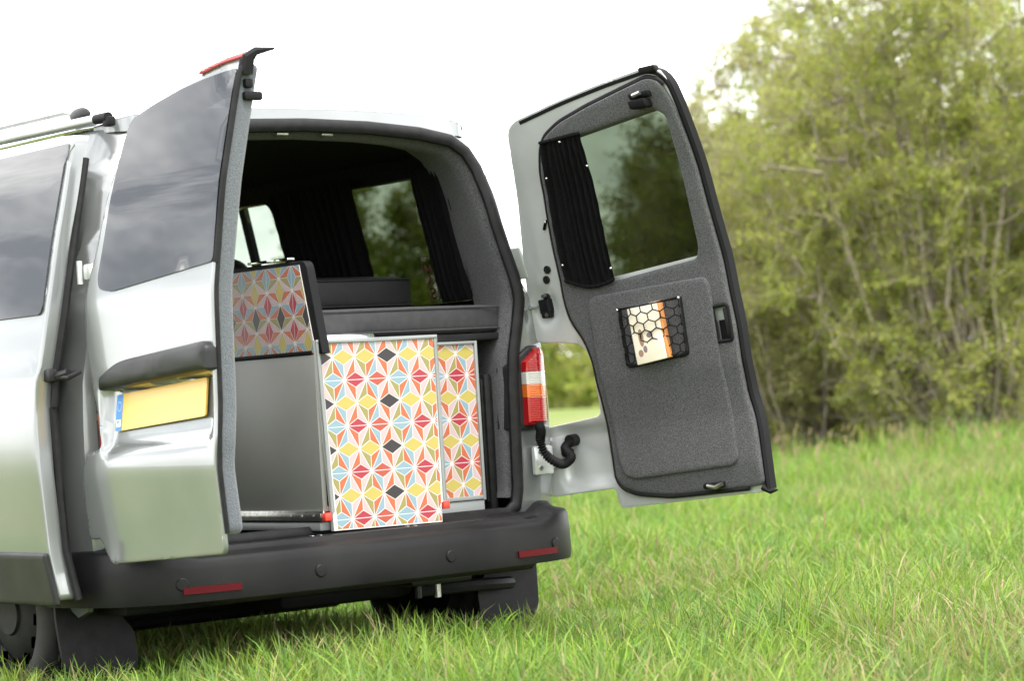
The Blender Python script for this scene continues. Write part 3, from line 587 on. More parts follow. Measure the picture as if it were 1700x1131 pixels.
# ------------------------------------------------------------------ sliding door, slid back along the left side
fs = lambda y, z, w: np.stack([-(sx(z)+.115+w), y, z], 1)
so_ = rpoly([(.10, .47), (.115, .62), (.135, 1.05), (.118, 1.16), (.108, 1.34), (.112, 1.70), (.128, 1.872), (.25, 1.882), (1.28, 1.885), (1.30, 1.2), (1.28, .47)], [.02, .05, .06, .06, .1, .1, .03, .02, .05, .1, .03])
sw = rpoly([(.150, 1.345), (1.25, 1.345), (1.24, 1.82), (.165, 1.82)], [.03, .03, .04, .03])
sdoor = sheet(so_, [sw], fs, -.05, 0, .05, .008).build('sliding_door', 'paint', van)
sheet(rpoly([(.135, 1.33), (1.265, 1.33), (1.25, 1.848), (.142, 1.848)], [.03, .03, .04, .015]), (), fs, .001, .006, .05).build('door_window', 'privacy', sdoor)
sheet(rpoly([(.098, .455), (.115, .615), (1.28, .615), (1.28, .455)], .01), (), lambda y, z, w: fs(y, z, w), .001, .016, .025, .008).build('lower_trim', 'plastic', sdoor)
sheet(rpoly([(.16, .50), (.17, .62), (.185, 1.05), (.17, 1.16), (.16, 1.33), (1.26, 1.33), (1.25, .50)], .03), (), fs, -.062, -.051, .08).build('inner_trim', 'liner', sdoor)
g = G(); g.tube(fs(np.array([.125, .105, .10, .108, .115]), np.array([1.80, 1.5, 1.34, 1.16, 1.05]), np.full(5, -.055)), .012, 8); g.tube(fs(np.array([.125, .105, .085]), np.array([1.05, .62, .47]), np.full(3, -.055)), .012, 8); g.build('door_edge_seal', 'rubber', sdoor)
g = G(); g.box((-1.03, .09, 1.125), (-1.0, .16, 1.165), .008); g.tube([(-1.01, .13, 1.14), (-.985, .05, 1.135), (-.955, .04, 1.15), (-.935, .14, 1.15)], .008, 8); g.tube([(-1.0, .10, 1.14), (-.98, .06, 1.15)], .014, 8); g.build('roller_arm', ['plastic', 'steel'], sdoor)
g = G(); g.box((-.952, .16, 1.135), (-.925, 1.3, 1.16), .004); g.build('slide_track', 'black', van)

# ------------------------------------------------------------------ kitchen unit in the back
A_ = .085; H_ = A_*.866
def inset(P, d):
    P = np.array(P); n = len(P); c = P.mean(0)
    if n == 3:
        l = [np.linalg.norm(P[(i+1) % 3]-P[(i+2) % 3]) for i in range(3)]; c = sum(l[i]*P[i] for i in range(3))/sum(l)
    r = min(abs((P[(i+1) % n]-P[i])[0]*(c-P[i])[1]-(P[(i+1) % n]-P[i])[1]*(c-P[i])[0])/np.linalg.norm(P[(i+1) % n]-P[i]) for i in range(n))
    return c+(P-c)*max(0, 1-d/r)
def clip(P, C):
    P = [np.array(p) for p in P]; C = np.array(C); ar = sum(C[i-1][0]*C[i][1]-C[i][0]*C[i-1][1] for i in range(len(C))); C = C if ar > 0 else C[::-1]
    for i in range(len(C)):
        a, b = C[i-1], C[i]; n = np.array((-(b-a)[1], (b-a)[0])); o = []
        for j in range(len(P)):
            p, q = P[j-1], P[j]; dp, dq = (p-a)@n, (q-a)@n
            if dp*dq < 0: o.append(p+(q-p)*dp/(dp-dq))
            if dq >= 0: o.append(q)
        P = o
        if len(P) < 3: return None
    return P
PM = ['p_red', 'p_crim', 'p_coral', 'p_yel', 'p_olive', 'p_blue', 'p_pink', 'p_black', 'p_orange']; PI_ = {k: i for i, k in enumerate(PM)}
def pattern(g, region, anchor, f, base, swap=False, lift=.0006, gap=.0030, ph=0, solid=('p_black', 'p_yel', 'p_yel'), split=('p_blue', 'p_crim', 'p_coral')):
    reg = np.array(region)[:, ::-1] if swap else np.array(region); ax, az = anchor[::-1] if swap else anchor
    lo, hi = reg.min(0)-A_*2, reg.max(0)+A_*2
    seq = ['p_olive', 'p_orange', 'p_blue', 'p_pink', 'p_orange', 'p_pink']
    def put(P, col):
        Q = clip(inset(P, gap/2), reg)
        if Q is None: return
        Q = np.array(Q); Q = Q[:, ::-1] if swap else Q; g.add(f(Q[:, 0], Q[:, 1], np.full(len(Q), lift)), [tuple(range(len(Q)))], base+PI_[col])
    for j in range(int((lo[1]-az)/H_)-1, int((hi[1]-az)/H_)+2):
        for i in range(int((lo[0]-ax)/A_)-1, int((hi[0]-ax)/A_)+2):
            S = lambda a, b: np.array((ax+a*A_+(b % 2)*A_/2, az+b*H_))
            s0, s1 = S(i, j), S(i+1, j); c = (s0+s1)/2; up, dn = c+(0, H_/3), c-(0, H_/3)
            if j % 2 == 0: put([s0, dn, s1, up], solid[(i+ph) % 3])
            else: put([s0, s1, up], split[(i+ph) % 3]); put([s0, dn, s1], split[(i+ph) % 3])
            for sg in (1, -1):      # triangle above and below this edge: its two slanting thirds
                cc = c+np.array((0, sg*H_/3)); t = c+np.array((0, sg*H_))
                for q_, e0 in enumerate((s0, s1)): put([e0, t, cc], seq[(2*int(round((c[0]-ax)/(A_/2)))+q_) % 6])
kit = tag(empty('kitchen_unit', (0, 0, 0)), 'camper kitchen unit faced with colourful star patterned laminate and grey boards', 'kitchen unit')
g = G(); g.box((-.13, .62, .60), (.395, 1.05, 1.155), .004); g.box((.395, .14, .60), (.605, 1.05, 1.19), .003); g.build('carcass', 'grey_board', kit)
ff = lambda y0: (lambda x, z, w: np.stack([x, y0-w, z], 1))
# pulled out drawer
g = G()
g.box((-.146, -.012, .668), (-.128, .60, 1.166), .002); g.box((.30, -.012, .668), (.315, .60, 1.166), .002); g.box((-.13, -.012, .668), (.31, .60, .685), .002); g.box((-.146, .585, .668), (.31, .60, 1.166), .002)
drawer = g.build('drawer', 'grey_board', kit)
FP = np.array([(-.118, .606), (.300, .601), (.300, .665), (.318, .668), (.318, 1.212), (-.148, 1.212), (-.130, .80)]); FP[6] = (-.130, .80)
fpo = [(-.119, .606), (.308, .601), (.309, .664), (.328, .667), (.328, 1.212), (-.148, 1.212)]
g = G(); sheet(fpo, (), ff(-.028), -.016, 0, .1, g=g)
reg = [(-.132, .60), (.306, .60), (.308, 1.200), (-.136, 1.200)]
pattern(g, [(-.104, .610), (.306, .605), (.316, 1.199), (-.133, 1.199)], (-.088, 1.154), ff(-.028), 1, ph=1)
g.build('drawer_front', ['white']+PM, drawer, 0)
g = G()
for a, b in (((-.148, 1.206), (.328, 1.206)), ((-.142, 1.206), (-.122, .665)), ((.322, 1.206), (.322, .672))):
    a, b = np.array(a), np.array(b); n = np.array((-(b-a)[1], (b-a)[0])); n = n/np.linalg.norm(n)*.0065; q = np.array([a+n, b+n, b-n, a-n]); sheet(q, (), ff(-.030), -.002, .004, .3, .0015, g=g)
g.build('edge_trim', 'edge_grey', drawer)
g = G(); g.box((-.152, -.02, .640), (-.146, .62, .672), .002); g.box((-.156, -.01, .648), (-.151, .62, .664), .002); g.box((-.152, .0, .608), (-.10, .62, .634), .004, 1)
for y in np.linspace(.03, .55, 9): g.tube([(-.157, y, .656), (-.155, y, .656)], .005, 8)
g.build('slide_rail', ['steel', 'edge_grey'], drawer)
for x, z in ((-.142, .652), (.325, .655)): g = G(); g.box((x-.012, -.035, z-.013), (x+.014, -.012, z+.013), .004); g.build('rail_stop', 'red_plastic', drawer)
G().box((-.148, .0, 1.168), (.31, .58, 1.180), .003).build('worktop', 'black', drawer)
g = G(); g.box((-.11, .03, 1.18), (.13, .40, 1.230), .010); g.build('hob', 'chrome', drawer)
# raised lid with patterned underside
Lid = rpoly([(-.052, 1.168), (.62, 1.168), (.62, 1.474), (.014, 1.468)], [.004, .01, .02, .03])
fx = lambda y, z, w: np.stack([-.140-w, y, z], 1)
lidm = sheet(Lid, (), fx, -.030, .0, .1, .004).build('lid', 'black', kit)
g = G(); rgn = [(-.020, 1.170), (.60, 1.170), (.60, 1.456), (.046, 1.456)]; sheet(rgn, (), fx, .001, .004, .2, g=g); pattern(g, rgn, (.165, 1.42), fx, 1, swap=True, lift=.0046, ph=1, solid=('p_yel', 'p_yel', 'p_black'), split=('p_blue', 'p_crim', 'p_crim'))
g.build('patterned_panel', ['white']+PM, lidm, 0)
g = G(); g.box((-.15, .22, 1.476), (-.12, .34, 1.484), .003); g.box((-.15, .10, 1.474), (-.12, .18, 1.483), .003); g.build('lid_catch', 'chrome', lidm)
# fixed patterned panel at the right
g = G(); sheet([(.40, .655), (.603, .655), (.603, 1.188), (.40, 1.188)], (), ff(.125), -.012, 0, .3, g=g); pattern(g, [(.408, .668), (.594, .668), (.594, 1.180), (.408, 1.180)], (.518, 1.150), ff(.125), 1, ph=2)
g.build('side_panel', ['white']+PM, kit, 0)
g = G()
for lo, hi in (((.395, .115, .652), (.406, .124, 1.19)), ((.594, .115, .652), (.605, .124, 1.19)), ((.406, .115, 1.180), (.594, .124, 1.19)), ((.406, .115, .655), (.594, .124, .668))): g.box(lo, hi, .002)
g.box((.40, .12, .602), (.60, .135, .652), .002); g.build('edge_trim', 'edge_grey', kit)
# ribbed wheel-arch trim, floor lip
g = G(); g.box((.66, .16, .60), (.70, .50, 1.08), .02)
for k in range(6): g.box((.652, .17+.022*k, .64), (.662, .182+.022*k, 1.06), .003)
g.build('ribbed_trim', 'rubber', van)
g = G(); g.box((.30, .0, .590), (.68, .24, .602), .003)
for k in range(8): g.box((.32, .02+.026*k, .601), (.67, .030+.026*k, .606), .002)
g.build('floor_mat', 'rubber', van)
# bed platform, mattress, cushion
g = G(); g.box((-.10, .14, 1.192), (.725, 1.9, 1.216), .006); g.box((.62, .30, .6), (.72, 1.9, 1.19), .01); g.build('bed_platform', 'plastic', van)
def pad(name, lo, hi, r, m, label, cat):
    g = G(); lo, hi = np.array(lo), np.array(hi); nx, ny = 20, 16; V = []
    bm = bmesh.new(); bmesh.ops.create_cube(bm, size=1); bmesh.ops.subdivide_edges(bm, edges=bm.edges[:], cuts=9, use_grid_fill=True)
    for v in bm.verts:
        p = np.array(v.co[:])*2; q = np.clip(np.abs(p), 0, 1); s = (hi-lo)/2; c = (hi+lo)/2; core = np.clip(p*s, -(s-r), s-r); dv = p*s-core; L = np.linalg.norm(dv)
        o = core+(dv/L*r if L > 1e-9 else 0)
        bul = .006*(1-q[0]**2)*(1-q[1]**2) if abs(p[2]) > .99 else 0
        bul2 = .008*(1-q[0]**4)*(1-q[2]**2) if abs(p[1]) > .99 else 0
        v.co = Vector(c+o+np.array((0, math.copysign(bul2, p[1]), math.copysign(bul, p[2]))))
    V = [v.co[:] for v in bm.verts]; bm.verts.index_update(); F = [[v.index for v in f.verts] for f in bm.faces]; bm.free(); g.add(V, F)
    o = g.build(name, m, None, 60); tag(o, label, cat)
    g = G()
    for z in (lo[2]+r*.7, hi[2]-r*.6):
        pts = resample(rpoly([(lo[0], lo[1]), (hi[0], lo[1]), (hi[0], hi[1]), (lo[0], hi[1])], r), .03); c = (hi+lo)/2
        g.tube(np.stack([pts[:, 0], pts[:, 1]+np.where(pts[:, 1] < lo[1]+.01, -.006, 0), np.full(len(pts), z)], 1), .003, 6, True)
    g.build('piping', m, o); return o
pad('mattress', (-.09, .145, 1.217), (.735, 1.75, 1.318), .022, 'vinyl', 'long charcoal mattress lying across the raised bed platform', 'mattress')
pad('cushion', (-.05, .55, 1.326), (.665, .95, 1.44), .018, 'vinyl_dark', 'folded black seat cushion lying on top of the mattress', 'cushion')
# seat with round headrest in front
g = G(); g.box((.18, 1.42, .95), (.66, 1.56, 1.38), .06, seg=3); g.box((.2, 1.35, .6), (.64, 1.9, .95), .05, seg=3); g.ell((.52, 1.5, 1.50), (.085, .06, .075), 18, 12); g.tube([(.48, 1.5, 1.35), (.48, 1.5, 1.5)], .008, 8); g.tube([(.56, 1.5, 1.35), (.56, 1.5, 1.5)], .008, 8)
g.build('seat', 'vinyl_dark', van)

# ------------------------------------------------------------------ curtains and book
def curtain(name, f, W0, W1, H, n, amp, label, mats='cloth', gather=()):
    """hanging pleated cloth: f(a 0..1, b 0..1, w)"""
    nu, nv = n*10, 26; V = []; F = []; rr = np.random.default_rng(5)
    ph = np.cumsum(rr.uniform(.7, 1.3, n+1)); ph = (ph-ph[0])/(ph[-1]-ph[0]); amps = rr.uniform(.6, 1.25, n+1)
    a = np.linspace(0, 1, nu); k = np.interp(a, ph, np.arange(n+1)); am = np.interp(a, ph, amps)
    for j in range(nv):
        b = j/(nv-1); pin = 1-.45*(abs(2*b-1)**6); w = amp*am*pin*(.5+.5*np.cos(2*math.pi*(k+.06*np.sin(5*b+k))))+.0015*np.sin(37*b+k*3)
        V += [tuple(p) for p in f(a+.008*np.sin(3*b+k)*np.sin(math.pi*a), np.full(nu, b), w)]
    F = [(j*nu+i, j*nu+i+1, (j+1)*nu+i+1, (j+1)*nu+i) for j in range(nv-1) for i in range(nu-1)]
    o = mk(name, V, F, mats, None, ang=70, recalc=False); tag(o, label, 'curtain'); return o
CT = np.array([(.292, 1.272), (.458, 1.277)]); CB = np.array([(.212, .812), (.410, .790)])
def fc(a, b, w):
    u = (1-b)*((1-a)*CB[0, 0]+a*CB[1, 0])+b*((1-a)*CT[0, 0]+a*CT[1, 0]); v = (1-b)*((1-a)*CB[0, 1]+a*CB[1, 1]-.022*np.sin(math.pi*a))+b*((1-a)*CT[0, 1]+a*CT[1, 1])
    u = u-.012*np.sin(math.pi*b)*(1-a)
    return DR(u, v, wr(v)-.058-w)
c1 = curtain('curtain', fc, 0, 0, 0, 8, .016, 'black pleated curtain gathered at the hinge side of the open rear door window')
g = G()
for a, b in ((.02, .75), (.98, .78), (.02, .12), (.98, .08), (.5, .975)): G().ell(fc(np.array([a]), np.array([b]), np.array([.014]))[0], (.0045, .0045, .0045), 8, 6).build('curtain_stud', 'chrome', c1)
for b in (.0, 1.):
    g = G(); aa = np.linspace(0, 1, 30); g.tube(fc(aa, np.full(30, b), np.full(30, .012)+.003*np.sin(aa*60)), .006, 6)
    g.build('curtain_tape', 'cloth', c1)
g = G(); P = fn(np.array([.198, .182, .168]), np.array([1.03, 1.018, .995]), np.array([-.03, -.028, -.03])); g.tube(P, [.004, .007, .009], 8, flat=.4); g.ell(P[1]-np.array((.006, .006, 0)), (.004, .004, .004), 8, 6, 1)
g.build('curtain_tab', ['cloth', 'chrome'], c1)
def fside(y0, y1):
    def f(a, b, w):
        y = y0+(y1-y0)*a; z = 1.34+.47*b; return np.stack([(sx(z)-.085)*.985-w, y, z], 1)
    return f
c2 = curtain('curtain', fside(.355, .535), 0, 0, 0, 7, .02, 'black pleated curtain at the rear end of the right side window inside the van')
c3 = curtain('curtain', fside(.905, 1.45), 0, 0, 0, 10, .02, 'black curtain beside the cushion, at the front end of the right side window')
# window sticker seen from inside, in the lower rear corner of the right side pane
def stk(a, b, w): z = 1.355+a; return np.stack([sx(z)*.985-.018-w, .675-b, z], 1)
g = G(); bo = rpoly([(0, -.03), (.16, -.03), (.16, .03), (0, .03)], .006)
g.tube(np.concatenate([stk(np.array([p[0]]), np.array([p[1]]), np.array([.002])) for p in resample(bo, .02)]), .0014, 4, True)
def stroke(L): g.tube(np.concatenate([stk(np.array([p[0]]), np.array([p[1]]), np.array([.003])) for p in L]), .0042, 5)
stroke([(.012, .016), (.006, 0), (.014, -.014), (.024, -.008), (.028, .008), (.038, .015), (.046, 0), (.040, -.016)])
stroke([(.060, .015), (.085, .004), (.06, -.014)]); stroke([(.070, .008), (.072, -.008)])
stroke([(.100, .016), (.125, .014), (.108, 0), (.125, -.014), (.100, -.016)])
g.build('window_sticker', 'sticker', van)
# book in the net pocket
g = G(); fb = lambda u, v, w: DR(u-.055*(v-.5), v+.085*(u-.52), wr(.6)-.074-w)
g.box((.462, .500, .0), (.583, .690, .024), .002, f=fb); g.box((.583, .500, .001), (.593, .690, .022), .002, f=fb, mi=1)
for (u, v, ru, rv, mi) in ((.497, .585, .010, .030, 2), (.506, .545, .008, .012, 3), (.532, .588, .012, .009, 3), (.486, .535, .010, .012, 2)):
    n = 14; P = [(u+ru*math.cos(2*math.pi*k/n), v+rv*math.sin(2*math.pi*k/n)) for k in range(n)]; sheet(P, (), fb, .0242, .0246, .1, g=g, mi=mi)
tag(g.build('book', ['cream', 'orange', 'brown_ink', 'plum_ink'], None), 'cream paperback with orange spine tucked behind the black net on the rear door', 'book')

# ------------------------------------------------------------------ foliage helpers
def leafmat(name, rough=.55, trans=.35):
    m = bpy.data.materials.new(name); m.use_nodes = True; t = m.node_tree; t.nodes.clear()
    o = t.nodes.new('ShaderNodeOutputMaterial'); at = t.nodes.new('ShaderNodeAttribute'); at.attribute_name = 'Col'
    d = t.nodes.new('ShaderNodeBsdfPrincipled'); d.inputs['Roughness'].default_value = rough; d.inputs['Specular IOR Level'].default_value = .3
    tr = t.nodes.new('ShaderNodeBsdfTranslucent'); mi = t.nodes.new('ShaderNodeMixShader'); mi.inputs[0].default_value = trans
    t.links.new(at.outputs['Color'], d.inputs['Base Color']); t.links.new(at.outputs['Color'], tr.inputs[0]); t.links.new(d.outputs[0], mi.inputs[1]); t.links.new(tr.outputs[0], mi.inputs[2]); t.links.new(mi.outputs[0], o.inputs[0])
    return m
M['leaf'] = leafmat('spring_leaf', .55, .45); M['blade'] = leafmat('grass_blade', .5, .4)
M['bark'] = noisy(mat('grey_bark', (.2, .17, .13), .9, spec=.2), (.20, .165, .125), (.34, .30, .24), 14)
def fastmesh(name, V, loops, sizes, col, mats, parent=None):
    me = bpy.data.meshes.new(name); me.vertices.add(len(V)); me.vertices.foreach_set('co', np.asarray(V, np.float32).ravel())
    me.loops.add(len(loops)); me.loops.foreach_set('vertex_index', np.asarray(loops, np.int32)); me.polygons.add(len(sizes))
    st = np.r_[0, np.cumsum(sizes)[:-1]]; me.polygons.foreach_set('loop_start', st.astype(np.int32)); me.polygons.foreach_set('loop_total', np.asarray(sizes, np.int32))
    me.materials.append(M[mats])
    if col is not None:
        a = me.color_attributes.new('Col', 'FLOAT_COLOR', 'POINT'); a.data.foreach_set('color', np.c_[col, np.ones(len(col))].astype(np.float32).ravel())
    me.update(calc_edges=True)
    return link(bpy.data.objects.new(name, me), parent)
def shrub(name, pos, h, rad, stems, nleaf, leaf, seed, pal, label, cat, group=None, sub=(9, 8), low=.0, twig_r=.006):
    r = np.random.default_rng(seed); root = tag(empty(name, (float(pos[0]), float(pos[1]), 0)), label, cat, group); P0 = np.zeros(3)
    paths = []; tips = []
    def bez(a, b, c, n): t = np.linspace(0, 1, n)[:, None]; return (1-t)**2*a+2*t*(1-t)*b+t*t*c
    for k in range(stems):
        az = 2*math.pi*(k+r.uniform(0, .8))/stems; rho = math.sqrt(r.uniform(.05, 1)); lump = r.uniform(.88, 1.06)
        end = np.array((math.cos(az)*rad*rho, math.sin(az)*rad*rho, h*lump*math.sqrt(max(.06, 1-(.86*rho)**2))))
        b0 = np.array((math.cos(az)*.12*rad*r.uniform(.3, 1), math.sin(az)*.12*rad*r.uniform(.3, 1), -.05)); mid = b0*.5+end*.5+np.array((math.cos(az)*rad*.12, math.sin(az)*rad*.12, -.05*h))+r.normal(0, .06*rad, 3)
        p = bez(b0, mid, end, 9)+np.r_[np.zeros((1, 3)), r.normal(0, .018*rad, (8, 3))]; paths.append((p, .0075*h**.8*r.uniform(.6, 1.5), .004))
        for s in range(sub[0]):
            t = r.uniform(.0, 1)**.75*.9+.1; i = min(7, int(t*8)); q = p[i]+(p[i+1]-p[i])*(t*8-i); out = np.array((q[0], q[1], .0))/rad+np.array((math.cos(az), math.sin(az), 0))*.3; d = out*.8+r.normal(0, .55, 3)+np.array((0, 0, .45-.5*(t < .35))); d /= np.linalg.norm(d)
            L = rad*r.uniform(.22, .48)*(1.15-.6*t); e = q+d*L; e[2] = max(e[2], low+.12); p2 = bez(q, q+d*L*.5+r.normal(0, .05*rad, 3), e, 5); paths.append((p2, .007*h**.7*r.uniform(.6, 1.2), .003))
            for w in range(sub[1]):
                t2 = r.uniform(.15, 1); i2 = min(3, int(t2*4)); q2 = p2[i2]+(p2[i2+1]-p2[i2])*(t2*4-i2); d2 = d*.5+r.normal(0, .6, 3)+np.array((0, 0, .25)); d2 /= np.linalg.norm(d2); L2 = rad*r.uniform(.10, .26); e2 = q2+d2*L2; e2[2] = max(e2[2], low+.05)
                p3 = bez(q2, q2+d2*L2*.5+r.normal(0, .02*rad, 3), e2, 4); paths.append((p3, twig_r*r.uniform(.6, 1), twig_r*.4)); tips.append(p3)
    V = []; loops = []; off = 0; cs = np.array([(math.cos(a), math.sin(a)) for a in (0, 2.094, 4.189)])
    for p, ra, rb in paths:
        n = len(p); T = np.gradient(p, axis=0); T /= np.linalg.norm(T, axis=1, keepdims=True)+1e-9; a = np.cross(T, (.31, .77, .55)); a /= np.linalg.norm(a, axis=1, keepdims=True)+1e-9; b = np.cross(T, a); rr = np.linspace(ra, rb, n)[:, None, None]
        V.append((p[:, None, :]+rr*(cs[None, :, 0:1]*a[:, None, :]+cs[None, :, 1:2]*b[:, None, :])).reshape(-1, 3))
        i = np.arange(n-1)[:, None]*3+off; k = np.arange(3)[None, :]; k2 = (k+1) % 3; loops.append(np.stack([i+k, i+k2, i+3+k2, i+3+k], -1).reshape(-1)); off += 3*n
    V = np.concatenate(V); loops = np.concatenate(loops); fastmesh('trunk', V, loops, np.full(len(loops)//4, 4), None, 'bark', root)
    tips = np.array(tips); per = max(1, nleaf//len(tips)); w = r.uniform(.25, 1.9, len(tips)); idx = r.choice(len(tips), nleaf, p=w/w.sum())
    t = r.uniform(.1, 1.05, nleaf)*3; i = np.clip(t.astype(int), 0, 2); fr = (t-i)[:, None]; c = tips[idx, i]*(1-fr)+tips[idx, i+1]*fr+r.normal(0, leaf*.9, (nleaf, 3))
    ax = r.normal(0, 1, (nleaf, 3))+np.array((0, 0, .25)); ax /= np.linalg.norm(ax, axis=1, keepdims=True); bx_ = np.cross(ax, r.normal(0, 1, (nleaf, 3))); bx_ /= np.linalg.norm(bx_, axis=1, keepdims=True); nn = np.cross(ax, bx_)
    L = (leaf*r.uniform(.55, 1.35, nleaf))[:, None]; wd = L*.30
    Vl = np.stack([c, c+ax*L*.45+bx_*wd+nn*L*.06, c+ax*L, c+ax*L*.45-bx_*wd+nn*L*.06], 1).reshape(-1, 3)
    pal = np.array(pal); tw = r.integers(0, len(pal), len(tips)); pk = np.where(r.random(nleaf) < .6, tw[idx], r.integers(0, len(pal), nleaf)); col = pal[pk]*r.uniform(.75, 1.25, (nleaf, 1)); col = np.repeat(col, 4, 0)
    fastmesh('crown', Vl, np.arange(nleaf*4), np.full(nleaf, 4), col, 'leaf', root); return root
def place(px, Z):   # point on the ground seen under image column px (1700 wide) at axial depth Z
    d = fwd+cR*(px-850)/4330.9; d = d*Z; return CAM_POS[:2]+d[:2]
YG = [(.32, .34, .07), (.36, .37, .09), (.27, .32, .06), (.37, .33, .15), (.40, .40, .16)]
GR = [(.24, .29, .04), (.285, .31, .05), (.20, .27, .04), (.32, .31, .10)]
DK = [(.16, .22, .03), (.19, .25, .04), (.22, .25, .05), (.15, .20, .03)]
grp = 'bushes along the edge of the meadow'
shrub('willow_bush', place(1335, 26.5), 4.75, 1.9, 48, 132000, .036, 11, YG, 'tall yellowish green bush with bare tan stems directly right of the open van door', 'bush', grp, sub=(11, 9))
shrub('willow_bush', place(1600, 24.5), 5.4, 1.9, 46, 138000, .035, 12, YG[:3]+GR[:2], 'largest bush with tangled grey branches showing near its base, at the right edge', 'bush', grp, sub=(11, 9))
shrub('willow_bush', place(1205, 29), 4.15, 1.5, 30, 78000, .038, 13, GR+YG[:2], 'green bush partly hidden behind the open van door window', 'bush', grp, sub=(10, 9))
shrub('willow_bush', place(1800, 25.5), 4.9, 1.6, 18, 36000, .05, 14, GR, 'fresh green bush cut off by the right edge of the picture', 'bush', grp)
shrub('willow_bush', place(1465, 30), 5.8, 2.0, 34, 88000, .040, 15, YG[:3]+GR, 'higher pale bush rising behind the gap between the two front bushes', 'bush', grp, sub=(10, 9))
shrub('hawthorn_bush', place(1690, 32), 7.2, 2.4, 26, 56000, .065, 16, GR+DK[:1], 'tallest green bush standing behind the bushes at the right edge', 'bush', grp)
shrub('hawthorn_bush', place(1335, 33.5), 5.0, 1.8, 18, 40000, .065, 17, GR+DK[:2], 'dark green bush standing in the back row behind the van door', 'bush', grp)
shrub('hawthorn_bush', place(650, 36), 4.3, 1.6, 20, 42000, .075, 18, GR, 'green bush seen through the right side window of the van', 'bush', grp)
for i, (px, lab) in enumerate(((895, 'small tree of the far hedgerow seen right beside the red tail light'), (950, 'small tree of the far hedgerow in the middle of the gap below the door hinge'), (1003, 'small tree of the far hedgerow peeping out next to the grey door carpet'))):
    shrub('hedge_tree', place(px, (99, 94, 102)[i]), (3.6, 4.0, 3.4)[i], 1.75, 8, 5200, .22, 40+i, GR, lab, 'tree', 'trees of the far hedgerow', sub=(6, 5), twig_r=.012)

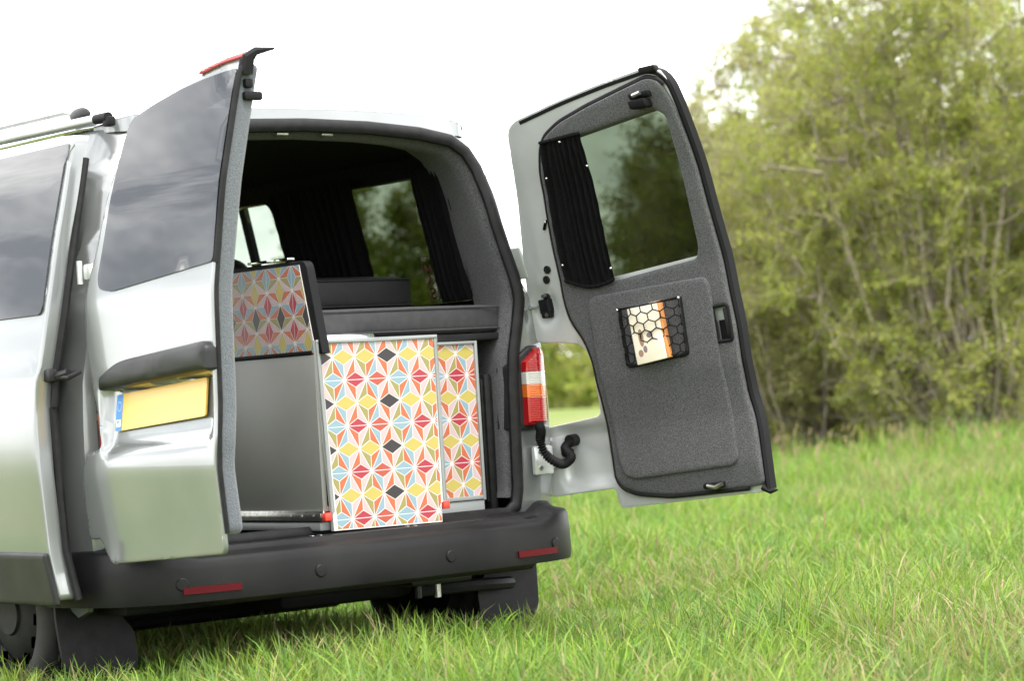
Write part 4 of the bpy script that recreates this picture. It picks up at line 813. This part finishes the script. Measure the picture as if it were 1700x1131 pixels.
# ------------------------------------------------------------------ grass
def vnoise(x, y, s, seed):
    r = np.random.default_rng(seed); o = 0
    for k in range(5):
        a = r.uniform(0, 6.283); f = s*(1+.6*k); o = o+np.sin((x*math.cos(a)+y*math.sin(a))*f+r.uniform(0, 6.28))*np.cos((x*math.sin(a*1.7)+y*math.cos(a*1.7))*f*.8+r.uniform(0, 6.28))/(1+.5*k)
    return o/2.2
def grass(z0, z1, ntuft, per, hgt, wid, seed, five, spread=.045):
    r = np.random.default_rng(seed); Z = np.sqrt(r.uniform(z0*z0, z1*z1, ntuft)); lat = r.uniform(-1.35, 1.35, ntuft)*(850/4330.9)*Z
    fh = fwd[:2]/np.linalg.norm(fwd[:2]); rh = np.array((fh[1], -fh[0])); p = CAM_POS[:2]+np.outer(Z, fh)+np.outer(lat, rh)
    x, y = p[:, 0], p[:, 1]; n1 = vnoise(x, y, 1.6, 1); n2 = vnoise(x, y, .55, 2)
    th = hgt*(1+.6*n1+.4*n2)*r.uniform(.45, 1.45, ntuft)*np.where((r.random(ntuft) < .04) & (Z > 8.6), 1.35, 1); th = np.where(Z < 15, np.minimum(th, hgt*1.75), th); th *= 1+.9*ss(.25, .9, (lat/Z)/.196)*ss(17, 22, Z)
    th = np.where((np.abs(x) < .95) & (y > .15), np.minimum(th, .16), th)
    dry = np.clip(.10+.65*np.clip(vnoise(x, y, 1.5, 5)-.15, 0, 1)+.12*r.normal(0, 1, ntuft), 0, 1)
    N_ = ntuft*per; T = np.repeat(np.arange(ntuft), per); az = r.uniform(0, 6.283, N_); rad = np.abs(r.normal(0, spread, N_)); bx0 = x[T]+np.cos(az)*rad; by0 = y[T]+np.sin(az)*rad
    az2 = az+r.normal(0, .7, N_); lean = r.uniform(.1, 1.0, N_)*.95; h = th[T]*r.uniform(.5, 1.15, N_); w = wid*r.uniform(.6, 1.3, N_); base = np.stack([bx0, by0, gz(bx0, by0)-.012], 1)
    dirv = np.stack([np.cos(az2), np.sin(az2), 0*az2], 1); fa = r.uniform(0, 3.1416, N_); sd_ = np.stack([np.cos(fa), np.sin(fa), 0*fa], 1)
    ts = [0, .45, .8, 1] if not five else [0, .55, 1]; V = []
    for t in ts:
        c = base+dirv*(h*lean*t**1.9)[:, None]+np.stack([0*h, 0*h, h*(t-.28*lean*t*t*t)], 1); ww = (w*(1-.35*t)*.5)[:, None]*sd_
        V += [c-ww, c+ww] if t < 1 else [c]
    nv = len(V); V = np.stack(V, 1).reshape(-1, 3); o = np.arange(N_)[:, None]*nv
    q = [0, 1, 3, 2, 2, 3, 5, 4, 4, 5, 6] if not five else [0, 1, 3, 2, 2, 3, 4]; sz = [4, 4, 3] if not five else [4, 3]
    pal = np.array([(.15, .275, .026), (.20, .31, .04), (.24, .315, .055), (.105, .215, .028), (.145, .255, .06)]); c = pal[r.integers(0, 5, ntuft)][T]*r.uniform(.65, 1.35, (N_, 1)); straw = np.array((.38, .32, .16)); dr = (r.random(N_) < dry[T]*.6)[:, None]; c = np.where(dr, straw*r.uniform(.6, 1.1, (N_, 1)), c*(1-.3*dry[T])[:, None]+straw*(.25*dry[T])[:, None])
    return V, (o+np.array(q)[None, :]).ravel(), np.tile(sz, N_), np.repeat(c, nv, 0)
parts = [grass(5.6, 9.5, 3600, 22, .150, .0055, 21, False, .05), grass(9.5, 14, 5000, 15, .140, .0068, 22, False, .07), grass(14, 21, 7500, 11, .13, .009, 23, True, .08), grass(21, 33, 8000, 8, .15, .015, 24, True, .12)]
V = []; Lp = []; S = []; C = []; off = 0
for v, l, s, c in parts: V.append(v); Lp.append(l+off); S.append(s); C.append(c); off += len(v)
tag(fastmesh('grass', np.concatenate(V), np.concatenate(Lp), np.concatenate(S), np.concatenate(C), 'blade'), kind='stuff')
# flowering grass stalks with seed heads
r = np.random.default_rng(31); V = []; Lp = []; C = []; off = 0; fh = fwd[:2]/np.linalg.norm(fwd[:2]); rh = np.array((fh[1], -fh[0]))
for i in range(400):
    if i < 60: Z = r.uniform(8.5, 14); la = r.uniform(.0, .22)*Z
    else: Z = r.uniform(17, 24); la = r.uniform(.02, .25)*Z
    p = CAM_POS[:2]+fh*Z+rh*la; h = r.uniform(.28, .5)*(1 if i < 60 else 1.15); a = r.uniform(0, 6.28); b = np.array((p[0], p[1], 0)); k = np.array((math.cos(a), math.sin(a), 0)); ln = r.uniform(.02, .14)
    for (t0, t1, wd, cc) in ((0, .88, .0022 if i < 60 else .005, (.22, .27, .09)), (.86, 1., .007 if i < 60 else .011, (.34, .26, .15))):
        for ang in (0, 1.57):
            sd_ = np.array((math.cos(ang+a), math.sin(ang+a), 0))*wd; pts = [b+k*ln*t*t+np.array((0, 0, h*t)) for t in np.linspace(t0, t1, 4)]; ws = (1, 1, .9, .8) if t0 == 0 else (.4, 1, .9, .15)
            for q, w in zip(pts, ws): V += [q-sd_*w*.5, q+sd_*w*.5]
            for j in range(3): Lp += [off+2*j, off+2*j+1, off+2*j+3, off+2*j+2]
            off += 8; C += [cc]*8
tag(fastmesh('grass_seed_heads', np.array(V), np.array(Lp), np.full(len(Lp)//4, 4), np.array(C), 'blade'), kind='stuff')
